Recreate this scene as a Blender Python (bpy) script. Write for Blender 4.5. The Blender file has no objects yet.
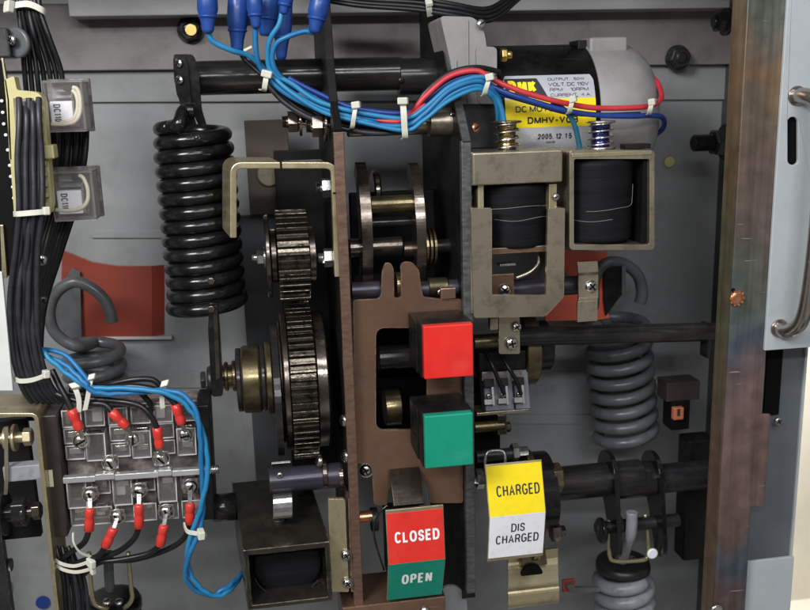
import bpy, bmesh, math, random
from math import sin, cos, tan, pi, radians, sqrt
from mathutils import Vector, Matrix
from mathutils.geometry import tessellate_polygon
random.seed(7)
S = 0.001            # one working unit is a millimetre
scene = bpy.context.scene
COL = scene.collection

# ------------------------------------------------------------------ camera
FOC = 900.0
YAW, PITCH, ROLL = radians(9), radians(13), radians(1.6)
Fw = Vector((sin(YAW)*cos(PITCH), cos(YAW)*cos(PITCH), -sin(PITCH)))
Rt0 = Vector((cos(YAW), -sin(YAW), 0))
Up0 = Rt0.cross(Fw)
Rt = Rt0*cos(ROLL) - Up0*sin(ROLL)
Up = Up0*cos(ROLL) + Rt0*sin(ROLL)
CAM = Vector((405, 0, -305)) - Fw*FOC
def P(px, py, Y=0.0):
    r = Fw*FOC + Rt*(px-405) - Up*(py-305)
    return CAM + r*((Y-CAM.y)/r.y)
def K(p): return (p-CAM).dot(Fw)/FOC
cam = bpy.data.cameras.new('camera'); camo = bpy.data.objects.new('camera', cam); COL.objects.link(camo)
m = Matrix((Rt, Up, -Fw)).transposed().to_4x4(); m.translation = CAM*S
camo.matrix_world = m
cam.sensor_width = 36; cam.lens = 36*FOC/810
cam.clip_start = 0.01; cam.clip_end = 50
cam.dof.use_dof = True; cam.dof.focus_distance = 0.90; cam.dof.aperture_fstop = 9
scene.camera = camo

# ------------------------------------------------------------------ materials
def mat(name, base, rough=.5, metal=0., c2=None, scale=30, mix=.5, bump=0., bscale=200, rvar=.1, coat=0., trans=0., ior=1.45,
        aniso=0, dirt=None, dirtamt=.0, dscale=14, stretch=None, spec=None, emis=None, edge=None, scratch=None):
    M_ = bpy.data.materials.new(name); M_.use_nodes = True
    nt = M_.node_tree; n = nt.nodes; L = nt.links
    b = n['Principled BSDF']
    b.inputs['Roughness'].default_value = rough; b.inputs['Metallic'].default_value = metal
    b.inputs['Coat Weight'].default_value = coat; b.inputs['Coat Roughness'].default_value = .12
    b.inputs['Transmission Weight'].default_value = trans; b.inputs['IOR'].default_value = ior
    if spec is not None: b.inputs['Specular IOR Level'].default_value = spec
    tc = n.new('ShaderNodeTexCoord'); mp = n.new('ShaderNodeMapping')
    L.new(tc.outputs['Object'], mp.inputs['Vector'])
    if stretch: mp.inputs['Scale'].default_value = stretch
    nz = n.new('ShaderNodeTexNoise'); nz.inputs['Scale'].default_value = scale; nz.inputs['Detail'].default_value = 6
    nz.inputs['Roughness'].default_value = .6
    L.new(mp.outputs[0], nz.inputs['Vector'])
    rp = n.new('ShaderNodeValToRGB'); rp.color_ramp.elements[0].position = .35; rp.color_ramp.elements[1].position = .68
    c2 = c2 or tuple(min(1, x*1.35+.003) for x in base)
    c3 = tuple(base[i]*(1-mix)+c2[i]*mix for i in range(3))
    rp.color_ramp.elements[0].color = (*base, 1); rp.color_ramp.elements[1].color = (*c3, 1)
    L.new(nz.outputs[0], rp.inputs[0])
    out = rp.outputs[0]
    if dirt:
        nd = n.new('ShaderNodeTexNoise'); nd.inputs['Scale'].default_value = dscale; nd.inputs['Detail'].default_value = 9; nd.inputs['Roughness'].default_value = .7
        L.new(tc.outputs['Object'], nd.inputs['Vector'])
        r2 = n.new('ShaderNodeValToRGB'); r2.color_ramp.elements[0].position = .5; r2.color_ramp.elements[1].position = .72
        r2.color_ramp.elements[0].color = (0,0,0,1); r2.color_ramp.elements[1].color = (dirtamt,)*3+(1,)
        L.new(nd.outputs[0], r2.inputs[0])
        mx = n.new('ShaderNodeMixRGB'); L.new(r2.outputs[0], mx.inputs[0]); L.new(out, mx.inputs[1]); mx.inputs[2].default_value = (*dirt, 1)
        out = mx.outputs[0]
    if scratch:
        fac = None
        for k_, (rot, sc) in enumerate((((.3,.5,.2),(9,9,330)),((1.2,.4,.9),(8,300,10)))):
            ms = n.new('ShaderNodeMapping'); ms.inputs['Rotation'].default_value = rot; ms.inputs['Scale'].default_value = sc
            L.new(tc.outputs['Object'], ms.inputs['Vector'])
            ns = n.new('ShaderNodeTexNoise'); ns.inputs['Scale'].default_value = 1.5; ns.inputs['Detail'].default_value = 2; L.new(ms.outputs[0], ns.inputs['Vector'])
            rs = n.new('ShaderNodeValToRGB'); rs.color_ramp.elements[0].position = .70; rs.color_ramp.elements[1].position = .76
            rs.color_ramp.elements[1].color = (scratch[1],)*3+(1,); L.new(ns.outputs[0], rs.inputs[0])
            mx = n.new('ShaderNodeMixRGB'); L.new(rs.outputs[0], mx.inputs[0]); L.new(out, mx.inputs[1]); mx.inputs[2].default_value = (*scratch[0], 1); out = mx.outputs[0]
    if edge:
        bv = n.new('ShaderNodeBevel'); bv.samples = 4; bv.inputs['Radius'].default_value = .0016
        ge = n.new('ShaderNodeNewGeometry'); dt = n.new('ShaderNodeVectorMath'); dt.operation = 'DOT_PRODUCT'
        L.new(bv.outputs[0], dt.inputs[0]); L.new(ge.outputs['Normal'], dt.inputs[1])
        re_ = n.new('ShaderNodeMapRange'); L.new(dt.outputs['Value'], re_.inputs[0]); re_.inputs[1].default_value = .985; re_.inputs[2].default_value = .90
        re_.inputs[3].default_value = 0; re_.inputs[4].default_value = edge[1]
        nw = n.new('ShaderNodeTexNoise'); nw.inputs['Scale'].default_value = 130; nw.inputs['Detail'].default_value = 4; L.new(tc.outputs['Object'], nw.inputs['Vector'])
        rw = n.new('ShaderNodeMapRange'); L.new(nw.outputs[0], rw.inputs[0]); rw.inputs[1].default_value = .42; rw.inputs[2].default_value = .58
        mm = n.new('ShaderNodeMath'); mm.operation = 'MULTIPLY'; L.new(re_.outputs[0], mm.inputs[0]); L.new(rw.outputs[0], mm.inputs[1])
        mx = n.new('ShaderNodeMixRGB'); L.new(mm.outputs[0], mx.inputs[0]); L.new(out, mx.inputs[1]); mx.inputs[2].default_value = (*edge[0], 1); out = mx.outputs[0]
    L.new(out, b.inputs['Base Color'])
    if rvar:
        mr = n.new('ShaderNodeMapRange'); L.new(nz.outputs[0], mr.inputs[0])
        mr.inputs[1].default_value = .3; mr.inputs[2].default_value = .7
        mr.inputs[3].default_value = max(.02, rough-rvar); mr.inputs[4].default_value = min(1, rough+rvar)
        L.new(mr.outputs[0], b.inputs['Roughness'])
    if bump:
        n2 = n.new('ShaderNodeTexNoise'); n2.inputs['Scale'].default_value = bscale; n2.inputs['Detail'].default_value = 5
        L.new(mp.outputs[0], n2.inputs['Vector'])
        bp = n.new('ShaderNodeBump'); bp.inputs['Strength'].default_value = bump; bp.inputs['Distance'].default_value = .0008
        L.new(n2.outputs[0], bp.inputs['Height']); L.new(bp.outputs[0], b.inputs['Normal'])
    if emis: b.inputs['Emission Color'].default_value = (*emis, 1); b.inputs['Emission Strength'].default_value = 1
    return M_
W = {}
W['wall']   = mat('grey_paint_wall', (.245,.253,.262), .42, 0, (.275,.284,.294), 5, .8, .06, 300, .08, dirt=(.10,.095,.09), dirtamt=.4, dscale=16, scratch=((.34,.35,.36),.28))
W['walltop']= mat('grey_brown_wall', (.21,.195,.195), .5, 0, (.26,.24,.24), 8, .8, .05, 300, .08, dirt=(.05,.045,.045), dirtamt=.7, dscale=10, scratch=((.34,.33,.33),.25))
W['flange'] = mat('grey_flange', (.46,.45,.455), .45, 0, (.37,.36,.365), 10, .8, .05, 300)
W['sidew']  = mat('dark_grey_wall', (.045,.048,.052), .5, 0, (.065,.068,.075), 8, .8, .05, 300)
W['red_lifted'] = mat('lifted_red_sheet', (.78,.14,.085), .42, 0, (.5,.08,.05), 12, .8, .04, 300, dirt=(.15,.03,.03), dirtamt=.4, edge=((.75,.3,.22),.6))  # red sheet colour raised to offset the shade on the right plate
W['red_sheet'] = mat('red_sheet', (.25,.044,.026), .42, 0, (.19,.034,.022), 12, .8, .04, 300, dirt=(.1,.03,.03), dirtamt=.5, edge=((.5,.2,.16),.6), scratch=((.36,.12,.1),.35))
W['black']  = mat('black_gloss_paint', (.005,.005,.0055), .2, 0, (.009,.009,.010), 60, .7, .08, 260, .06, dirt=(.04,.04,.04), dirtamt=.25, dscale=60)
W['blacks'] = mat('black_satin_steel', (.016,.016,.018), .38, .3, (.035,.035,.038), 40, .7, .10, 300, .1, dirt=(.07,.065,.06), dirtamt=.4, dscale=50, edge=((.25,.25,.25),.5))
W['shaft']  = mat('dark_oiled_steel', (.028,.028,.030), .22, .6, (.055,.052,.05), 50, .8, .06, 300, .12, stretch=(.2,1,1), dirt=(.12,.09,.06), dirtamt=.35, dscale=40)
W['shaftp'] = mat('purple_black_steel', (.040,.037,.055), .36, .5, (.07,.064,.085), 50, .8, .06, 300, .12, stretch=(.2,1,1), dirt=(.1,.08,.07), dirtamt=.3, dscale=60)
W['greyspring'] = mat('grey_spring_paint', (.080,.086,.092), .34, 0, (.115,.122,.128), 40, .7, .06, 300, .1, dirt=(.03,.03,.03), dirtamt=.5, dscale=50)
W['whitespring'] = mat('pale_spring_paint', (.22,.23,.26), .34, 0, (.30,.31,.34), 40, .7, .06, 300, .1, dirt=(.05,.05,.05), dirtamt=.5, dscale=60)
W['brown']  = mat('bronze_brown_plate', (.27,.160,.105), .32, .7, (.15,.088,.062), 14, .9, .16, 500, .08, dirt=(.27,.18,.14), dirtamt=.5, dscale=30, edge=((.62,.45,.34),.8), scratch=((.5,.38,.3),.5))
W['brownedge'] = mat('rough_brown_edge', (.13,.075,.055), .42, .5, (.19,.115,.085), 90, .9, .22, 500, .1, stretch=(1,1,2.5))
W['steeledge'] = mat('rough_grey_edge', (.075,.08,.082), .4, .6, (.15,.155,.16), 90, .9, .25, 500, .1, stretch=(1,1,3))
W['darkplate'] = mat('dark_plate_face', (.006,.006,.006), .5, .1, (.011,.010,.010), 30, .8, .08, 300, spec=.25)
W['zinc']   = mat('yellow_zinc', (.52,.44,.26), .34, .8, (.42,.37,.26), 30, .9, .08, 400, .1, dirt=(.16,.12,.08), dirtamt=.5, dscale=50, edge=((.85,.75,.5),.7), scratch=((.8,.75,.6),.4))
W['zincdark'] = mat('dull_zinc', (.56,.50,.39), .30, .88, (.27,.23,.18), 11, .95, .08, 400, .1, dirt=(.10,.075,.05), dirtamt=.6, dscale=50, edge=((.75,.66,.42),.8), scratch=((.7,.66,.55),.4))  # broad light and dark noise stands in for brushed sheen on the yokes
W['olive']  = mat('olive_black_zinc', (.024,.023,.019), .26, .6, (.05,.047,.036), 30, .9, .05, 400, .1, dirt=(.10,.09,.05), dirtamt=.4, dscale=50, edge=((.40,.35,.2),.7), scratch=((.3,.3,.25),.3))
W['oily']   = mat('oily_brass_steel', (.24,.19,.10), .28, .85, (.08,.065,.045), 36, .95, .1, 200, .12, dirt=(.03,.024,.016), dirtamt=.9, dscale=45)
W['oilsteel'] = mat('oily_steel', (.21,.175,.15), .22, .92, (.07,.055,.045), 40, .9, .12, 200, .12, dirt=(.03,.022,.016), dirtamt=.9, dscale=50)
W['gear']   = mat('greasy_gear_steel', (.045,.038,.031), .18, .92, (.19,.165,.13), 90, .9, .3, 300, .12, dirt=(.015,.012,.01), dirtamt=1, dscale=90)
W['steel']  = mat('bright_steel', (.55,.55,.54), .28, .95, (.40,.39,.37), 80, .8, .05, 300, .1, dirt=(.18,.14,.1), dirtamt=.4, dscale=120)
W['chrome'] = mat('plated_screw', (.72,.71,.68), .22, 1, (.5,.48,.44), 200, .8, .05, 400, .1, dirt=(.2,.15,.1), dirtamt=.4, dscale=200)
W['dark']   = mat('shade_black', (.004,.004,.004), .7, spec=.1)  # near-black for black parts and for shade in slots, gaps and openings
W['castalu']= mat('cast_aluminium', (.23,.225,.225), .55, .2, (.28,.275,.27), 60, .8, .22, 700, .08, dirt=(.22,.22,.22), dirtamt=.4, dscale=40)
W['brassf'] = mat('brass', (.62,.44,.16), .3, .95, (.45,.3,.1), 80, .8)
W['redcap'] = mat('red_plastic', (.66,.020,.016), .38, 0, (.72,.035,.022), 30, .6, .04, 500, .06, dirt=(.45,.03,.03), dirtamt=.3, dscale=40, scratch=((.75,.16,.13),.22))
W['greencap'] = mat('green_plastic', (.005,.25,.155), .36, 0, (.008,.29,.18), 30, .6, .04, 500, .06, scratch=((.08,.42,.32),.22))
W['redlab'] = mat('red_film', (.66,.028,.02), .34, 0, (.70,.04,.03), 30, .6, .03, 500, dirt=(.30,.03,.03), dirtamt=.35, dscale=90)
W['greenlab'] = mat('green_film', (.006,.235,.16), .36, 0, (.01,.27,.18), 30, .6, .03, 500, dirt=(.01,.12,.08), dirtamt=.35, dscale=90)
W['yellow'] = mat('yellow_film', (.86,.66,.004), .36, 0, (.88,.70,.01), 30, .6, .03, 500, dirt=(.55,.40,.02), dirtamt=.3, dscale=110)
W['white']  = mat('white_film', (.82,.82,.88), .38, 0, (.84,.84,.90), 30, .6, .03, 500, dirt=(.42,.42,.44), dirtamt=.3, dscale=110)
W['cover'] = mat('off_white_cover', (.52,.54,.52), .45, 0)
W['inkw']   = mat('white_ink', (.85,.85,.85), .45, 0)
W['inkb']   = mat('black_ink', (.02,.02,.03), .45, 0)
W['inky']   = mat('yellow_ink', (.88,.68,.01), .4, 0)
W['silverlab'] = mat('silver_label', (.56,.58,.63), .30, .35, (.50,.52,.57), 20, .8, .02, 400)
W['bplast'] = mat('black_plastic', (.004,.004,.004), .45, 0, (.013,.012,.012), 60, .8, .06, 400, spec=.3, scratch=((.06,.06,.06),.35))
W['brplast']= mat('dark_brown_plastic', (.030,.022,.020), .4, 0, (.04,.03,.028), 60, .8, .06, 400)
W['tape']   = mat('black_coil_tape', (.005,.005,.006), .6, 0, (.011,.011,.014), 18, .8, .35, 70, .1, stretch=(.5,.5,6), spec=.14)
W['tie']    = mat('white_nylon', (.55,.55,.47), .4, 0, (.65,.65,.58), 60, .7, .04, 400)
W['lblue']  = mat('light_blue_insulation', (.010,.125,.31), .42, 0, (.018,.165,.37), 60, .7, .05, 300)
W['lblue2'] = mat('sky_blue_insulation', (.015,.170,.36), .42, 0, (.024,.21,.41), 60, .7, .05, 300)
W['dblue']  = mat('navy_insulation', (.010,.035,.19), .34, 0, (.015,.05,.26), 60, .7, .05, 300)
W['teal']   = mat('teal_insulation', (.010,.10,.17), .36, 0, (.015,.13,.2), 60, .7, .05, 300)
W['redw']   = mat('red_insulation', (.46,.028,.04), .4, 0, (.62,.05,.06), 60, .7, .05, 300)
W['blackw'] = mat('black_insulation', (.007,.007,.008), .36, 0, (.013,.013,.016), 60, .7, .08, 300)
W['greyw']  = mat('charcoal_insulation', (.016,.016,.021), .38, 0, (.028,.028,.035), 60, .7, .08, 300)
W['cream']  = mat('cream_insulation', (.66,.60,.46), .4, 0, (.72,.68,.55), 60, .7)
W['lug']    = mat('red_vinyl_sleeve', (.52,.028,.022), .35, 0, (.60,.05,.035), 80, .7, .06, 300, coat=.3)
W['blueins']= mat('blue_vinyl_insulator', (.010,.045,.22), .42, 0, (.02,.075,.32), 60, .8, .2, 120, coat=.1)
W['clear']  = mat('clear_plastic', (.97,.96,.96), .06, 0, (.95,.93,.93), 80, .7, .12, 120, .03, trans=1., ior=1.42)
W['clearin']= mat('hazy_brown_plastic', (.09,.07,.065), .25, 0, (.30,.27,.255), 75, .95, .15, 140, .1)
W['ylconn'] = mat('pale_yellow_plastic', (.46,.42,.20), .42, 0, (.52,.48,.24), 50, .8, .06, 300)
W['door']   = mat('light_blue_grey_paint', (.40,.435,.46), .4, 0, (.43,.465,.49), 12, .8, .05, 500, .05, dirt=(.30,.32,.33), dirtamt=.35, dscale=16, edge=((.55,.58,.6),.5), scratch=((.28,.29,.3),.25))
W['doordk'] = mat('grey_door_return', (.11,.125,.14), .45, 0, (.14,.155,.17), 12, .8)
W['handle'] = mat('brushed_handle', (.42,.37,.35), .24, .95, (.36,.31,.29), 60, .8)
W['copper'] = mat('copper_plated', (.75,.33,.18), .3, .9, (.5,.2,.1), 120, .8)
W['cream_room'] = mat('cream_room_wall', (.62,.58,.48), .8, 0, (.46,.42,.36), 3, .9)
W['brownpaper'] = mat('brown_back_bracket', (.09,.07,.06), .5, .3, (.12,.095,.08), 20, .8)
W['orange'] = mat('orange_plastic', (.42,.13,.07), .4, 0)
W['spoolg'] = mat('gold_spool', (.35,.26,.12), .25, .9, (.12,.08,.05), 50, .9)
W['spoolb'] = mat('blued_spool', (.03,.07,.22), .22, .9, (.12,.05,.16), 70, .9)
W['greyplast'] = mat('grey_plastic', (.16,.165,.19), .35, 0, (.22,.225,.25), 60, .8, .06, 300)
# rainbow zinc for the pillar: passivation bands running up the sheet
def rainbow(name, cols, shift):
    M_ = bpy.data.materials.new(name); M_.use_nodes = True
    nt = M_.node_tree; n = nt.nodes; L = nt.links; b = n['Principled BSDF']
    tc = n.new('ShaderNodeTexCoord'); sx = n.new('ShaderNodeSeparateXYZ'); L.new(tc.outputs['Object'], sx.inputs[0])
    nz = n.new('ShaderNodeTexNoise'); nz.inputs['Scale'].default_value = 6; nz.inputs['Detail'].default_value = 3; nz.inputs['Roughness'].default_value = .55
    mp = n.new('ShaderNodeMapping'); mp.inputs['Scale'].default_value = (2.4,2,1); L.new(tc.outputs['Object'], mp.inputs['Vector']); L.new(mp.outputs[0], nz.inputs['Vector'])
    m1 = n.new('ShaderNodeMath'); m1.operation = 'MULTIPLY'; m1.inputs[1].default_value = 1/.68; L.new(sx.outputs[2], m1.inputs[0])
    m2 = n.new('ShaderNodeMath'); m2.operation = 'MULTIPLY_ADD'; m2.inputs[1].default_value = .42; m2.inputs[2].default_value = -.21+shift; L.new(nz.outputs[0], m2.inputs[0])
    m3 = n.new('ShaderNodeMath'); L.new(m1.outputs[0], m3.inputs[0]); L.new(m2.outputs[0], m3.inputs[1])
    rp = n.new('ShaderNodeValToRGB'); e = rp.color_ramp.elements
    e[0].position = cols[0][0]; e[0].color = (*cols[0][1],1); e[1].position = cols[1][0]; e[1].color = (*cols[1][1],1)
    for p_, c in cols[2:]:
        q = e.new(p_); q.color = (*c,1)
    L.new(m3.outputs[0], rp.inputs[0])
    n3 = n.new('ShaderNodeTexNoise'); n3.inputs['Scale'].default_value = 60; n3.inputs['Detail'].default_value = 8; L.new(tc.outputs['Object'], n3.inputs['Vector'])
    mr = n.new('ShaderNodeMapRange'); L.new(n3.outputs[0], mr.inputs[0]); mr.inputs[1].default_value=.3; mr.inputs[2].default_value=.7; mr.inputs[3].default_value=.75; mr.inputs[4].default_value=1.15
    ns = n.new('ShaderNodeTexNoise'); ns.inputs['Scale'].default_value = 1; ns.inputs['Detail'].default_value = 6; mps = n.new('ShaderNodeMapping'); mps.inputs['Scale'].default_value = (170,170,5); L.new(tc.outputs['Object'], mps.inputs['Vector']); L.new(mps.outputs[0], ns.inputs['Vector'])
    ms = n.new('ShaderNodeMapRange'); L.new(ns.outputs[0], ms.inputs[0]); ms.inputs[1].default_value=.3; ms.inputs[2].default_value=.7; ms.inputs[3].default_value=.78; ms.inputs[4].default_value=1.2
    m0 = n.new('ShaderNodeMixRGB'); m0.blend_type = 'MULTIPLY'; m0.inputs[0].default_value = 1; L.new(rp.outputs[0], m0.inputs[1]); L.new(ms.outputs[0], m0.inputs[2])
    mx = n.new('ShaderNodeMixRGB'); mx.blend_type = 'MULTIPLY'; mx.inputs[0].default_value = 1; L.new(m0.outputs[0], mx.inputs[1]); L.new(mr.outputs[0], mx.inputs[2])
    v = n.new('ShaderNodeTexNoise'); mp2 = n.new('ShaderNodeMapping'); mp2.inputs['Scale'].default_value = (14,14,190)
    L.new(tc.outputs['Object'], mp2.inputs['Vector']); L.new(mp2.outputs[0], v.inputs['Vector']); v.inputs['Scale'].default_value = 1.6; v.inputs['Detail'].default_value = 2
    r3 = n.new('ShaderNodeValToRGB'); r3.color_ramp.elements[0].position = .74; r3.color_ramp.elements[1].position = .78; L.new(v.outputs[0], r3.inputs[0])
    m4 = n.new('ShaderNodeMixRGB'); L.new(r3.outputs[0], m4.inputs[0]); L.new(mx.outputs[0], m4.inputs[1]); m4.inputs[2].default_value = (.5,.42,.36,1)
    L.new(m4.outputs[0], b.inputs['Base Color']); b.inputs['Metallic'].default_value = .6; b.inputs['Roughness'].default_value = .36
    bp = n.new('ShaderNodeBump'); bp.inputs['Strength'].default_value = .08; bp.inputs['Distance'].default_value = .0006; L.new(n3.outputs[0], bp.inputs['Height']); L.new(bp.outputs[0], b.inputs['Normal'])
    return M_
def hazy(name, col, base_f):
    M_ = bpy.data.materials.new(name); M_.use_nodes = True
    nt = M_.node_tree; n = nt.nodes; L = nt.links; b = n['Principled BSDF']; out = n['Material Output']
    b.inputs['Base Color'].default_value = (*col,1); b.inputs['Roughness'].default_value = .12; b.inputs['Coat Weight'].default_value = .6
    tr = n.new('ShaderNodeBsdfTransparent'); mx = n.new('ShaderNodeMixShader'); fr = n.new('ShaderNodeFresnel'); fr.inputs[0].default_value = 1.5
    ad = n.new('ShaderNodeMath'); ad.use_clamp = True; ad.inputs[1].default_value = base_f; L.new(fr.outputs[0], ad.inputs[0])
    tc = n.new('ShaderNodeTexCoord'); nz = n.new('ShaderNodeTexNoise'); nz.inputs['Scale'].default_value = 90; L.new(tc.outputs['Object'], nz.inputs['Vector'])
    bp = n.new('ShaderNodeBump'); bp.inputs['Strength'].default_value = .25; bp.inputs['Distance'].default_value = .001; L.new(nz.outputs[0], bp.inputs['Height']); L.new(bp.outputs[0], b.inputs['Normal'])
    L.new(ad.outputs[0], mx.inputs[0]); L.new(tr.outputs[0], mx.inputs[1]); L.new(b.outputs[0], mx.inputs[2]); L.new(mx.outputs[0], out.inputs[0])
    return M_
W['silverbar'] = mat('silvered_bar', (.78,.78,.80), .2, .75, (.6,.6,.62), 40, .8)
W['clear'] = hazy('clear_plastic_cover', (.80,.77,.76), .015)
W['cellclear'] = hazy('clear_plastic_cell', (.88,.86,.85), .42)
W['grime'] = mat('dull_white_thread', (.20,.19,.18), .6, 0)
W['rainbow'] = rainbow('rainbow_zinc_pillar', [(.04,(.15,.10,.10)),(.10,(.09,.12,.15)),(.16,(.19,.125,.115)),(.42,(.23,.155,.145)),(.50,(.17,.13,.14)),(.54,(.10,.12,.16)),(.59,(.13,.155,.13)),(.66,(.18,.145,.13)),(.80,(.20,.145,.125)),(.88,(.20,.155,.12)),(.93,(.26,.17,.10)),(.97,(.19,.16,.13)),(1.0,(.15,.17,.14))], 0)
W['rainbowside'] = rainbow('gold_zinc_pillar_side', [(.0,(.20,.14,.09)),(.3,(.22,.14,.105)),(.5,(.22,.17,.11)),(.60,(.16,.165,.10)),(.72,(.25,.19,.115)),(.9,(.28,.18,.105)),(1.0,(.28,.22,.14))], 0)


# ------------------------------------------------------------------ mesh building
ORG = {}
def frame(d):
    d = Vector(d).normalized()
    a = Vector((0,0,1)) if abs(d.z) < .9 else Vector((0,-1,0))
    u = a.cross(d).normalized(); v = d.cross(u)
    return u, v, d
X_, Y_, Z_ = Vector((1,0,0)), Vector((0,1,0)), Vector((0,0,1))
class MB:
    def __init__(s): s.v = []; s.f = []; s.sm = []; s.mi = []; s.m = 0
    def add(s, vs, fs, smooth=False):
        o = len(s.v); s.v += [Vector(q) for q in vs]
        for q in fs: s.f.append([i+o for i in q]); s.sm.append(smooth); s.mi.append(s.m)
        return s
    def box(s, a, b):
        x0,x1 = sorted((a[0],b[0])); y0,y1 = sorted((a[1],b[1])); z0,z1 = sorted((a[2],b[2]))
        vs = [(x0,y0,z0),(x1,y0,z0),(x1,y1,z0),(x0,y1,z0),(x0,y0,z1),(x1,y0,z1),(x1,y1,z1),(x0,y1,z1)]
        return s.add(vs, [(0,3,2,1),(4,5,6,7),(0,1,5,4),(1,2,6,5),(2,3,7,6),(3,0,4,7)])
    def pbox(s, x0, y0, x1, y1, Y0, Y1):
        mx, my = (x0+x1)/2, (y0+y1)/2
        return s.box((P(x0,my,Y0).x, Y0, P(mx,y0,Y0).z), (P(x1,my,Y0).x, Y1, P(mx,y1,Y0).z))
    def obox(s, c, u, v, w, a, b, d):     # centre, axes, half sizes
        u, v, w = u.normalized()*a, v.normalized()*b, w.normalized()*d
        vs = [c+u*i+v*j+w*k for k in (-1,1) for j in (-1,1) for i in (-1,1)]
        return s.add(vs, [(0,2,3,1),(4,5,7,6),(0,1,5,4),(2,6,7,3),(0,4,6,2),(1,3,7,5)])
    def lathe(s, a, d, prof, seg=36, smooth=True, cap=True, a0=0):
        u, v, d = frame(d); a = Vector(a); vs = []; fs = []
        for t, r in prof:
            for i in range(seg):
                an = 2*pi*i/seg+a0; vs.append(a+d*t+(u*cos(an)+v*sin(an))*max(r,.01))
        for j in range(len(prof)-1):
            for i in range(seg):
                k = (i+1) % seg; fs.append((j*seg+i, j*seg+k, (j+1)*seg+k, (j+1)*seg+i))
        s.add(vs, fs, smooth)
        o = len(s.v)-len(vs)
        if cap:
            s.f.append([o+i for i in range(seg)][::-1]); s.sm.append(False); s.mi.append(s.m)
            q = o+(len(prof)-1)*seg; s.f.append([q+i for i in range(seg)]); s.sm.append(False); s.mi.append(s.m)
        return s
    def cyl(s, a, b, r, seg=36, ch=None):
        a, b = Vector(a), Vector(b); h = (b-a).length; c = min(r*.08, .8) if ch is None else ch
        c = min(c, h*.3)
        return s.lathe(a, b-a, [(0,r-c),(c,r),(c*1.01,r),(h-c*1.01,r),(h-c,r),(h,r-c)], seg)
    def ring(s, a, d, r0, r1, h, seg=36):   # flat annulus with thickness
        u, v, d = frame(d); a = Vector(a); vs = []; fs = []
        for t, r in ((0,r0),(0,r1),(h,r1),(h,r0)):
            for i in range(seg):
                an = 2*pi*i/seg; vs.append(a+d*t+(u*cos(an)+v*sin(an))*r)
        for j in range(4):
            for i in range(seg):
                k = (i+1) % seg; j2 = (j+1) % 4; fs.append((j*seg+i, j*seg+k, j2*seg+k, j2*seg+i))
        return s.add(vs, fs, False)
    def xcyl(s, x0, x1, py, Y, rp, seg=36, ch=None):
        a, b = xline(x0, x1, py, Y); return s.cyl(a, b, rp*K((a+b)/2), seg, ch)
    def prism(s, loops, O, u, v, n, h):   # loops of 2D points, first outer, others holes
        O = Vector(O); flat = [q for l in loops for q in l]; N = len(flat)
        tri = tessellate_polygon([[Vector((q[0],q[1],0)) for q in l] for l in loops])
        fr = [O+u*q[0]+v*q[1] for q in flat]; bk = [q+n*h for q in fr]
        fs = []
        for t in tri:
            a, b, c = [Vector(flat[i]) for i in t]
            ccw = (b-a).cross(c-a) > 0
            t1 = tuple(t) if ccw else tuple(t)[::-1]
            fs.append(t1[::-1]); fs.append(tuple(i+N for i in t1))
        o = 0
        for l in loops:
            k = len(l)
            ar = sum(l[i][0]*l[(i+1)%k][1]-l[(i+1)%k][0]*l[i][1] for i in range(k))
            for i in range(k):
                a, b = o+i, o+(i+1)%k
                q = (a,b,b+N,a+N)
                fs.append(q)
            o += k
        s.add(fr+bk, fs); return s
    def plate(s, loops, Y, th):           # loops of pixel points on the plane y = Y, thickness goes away from the viewer
        L2 = [[(P(x,y,Y).x, P(x,y,Y).z) for x, y in l] for l in loops]
        return s.prism(L2, (0,Y,0), X_, Z_, Y_, th)
    def tube(s, pts, r, seg=12, smooth_n=6, cap=True, raw=False, sub=None):
        pts = [Vector(q) for q in pts]
        if not raw: pts = spline(pts, smooth_n)
        n = len(pts); vs = []; fs = []
        T = [(pts[min(i+1,n-1)]-pts[max(i-1,0)]).normalized() for i in range(n)]
        u = frame(T[0])[0]
        for i in range(n):
            u = (u-T[i]*u.dot(T[i]))
            if u.length < 1e-6: u = frame(T[i])[0]
            u.normalize(); w = T[i].cross(u)
            rr = r(i/(n-1)) if callable(r) else r
            for k in range(seg):
                an = 2*pi*k/seg; vs.append(pts[i]+(u*cos(an)+w*sin(an))*rr)
        for i in range(n-1):
            for k in range(seg):
                q = (k+1)%seg; fs.append((i*seg+k, i*seg+q, (i+1)*seg+q, (i+1)*seg+k))
        s.add(vs, fs, True)
        if cap:
            o = len(s.v)-len(vs)
            s.f.append([o+i for i in range(seg)][::-1]); s.sm.append(False); s.mi.append(s.m)
            q = o+(n-1)*seg; s.f.append([q+i for i in range(seg)]); s.sm.append(False); s.mi.append(s.m)
        return s
    def strip(s, pts, wdir, w, th, smooth_n=0):   # flat band following pts, width w along wdir
        pts = [Vector(q) for q in pts]
        if smooth_n: pts = spline(pts, smooth_n)
        n = len(pts); wd = Vector(wdir).normalized(); vs = []; fs = []
        for i in range(n):
            T = (pts[min(i+1,n-1)]-pts[max(i-1,0)]).normalized(); N = T.cross(wd).normalized()
            f = 1.0
            if 0 < i < n-1:
                t1 = (pts[i]-pts[i-1]).normalized(); t2 = (pts[i+1]-pts[i]).normalized(); f = 1/max(.5, sqrt(max(.01,(1+t1.dot(t2))/2)))
            for a, b in ((0,-.5),(1,-.5),(1,.5),(0,.5)): vs.append(pts[i]+wd*(a*w)+N*(b*th*f))
        for i in range(n-1):
            for k in range(4):
                q = (k+1)%4; fs.append((i*4+k, i*4+q, (i+1)*4+q, (i+1)*4+k))
        o = (n-1)*4; fs += [(3,2,1,0),(o,o+1,o+2,o+3)]
        return s.add(vs, fs)
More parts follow.
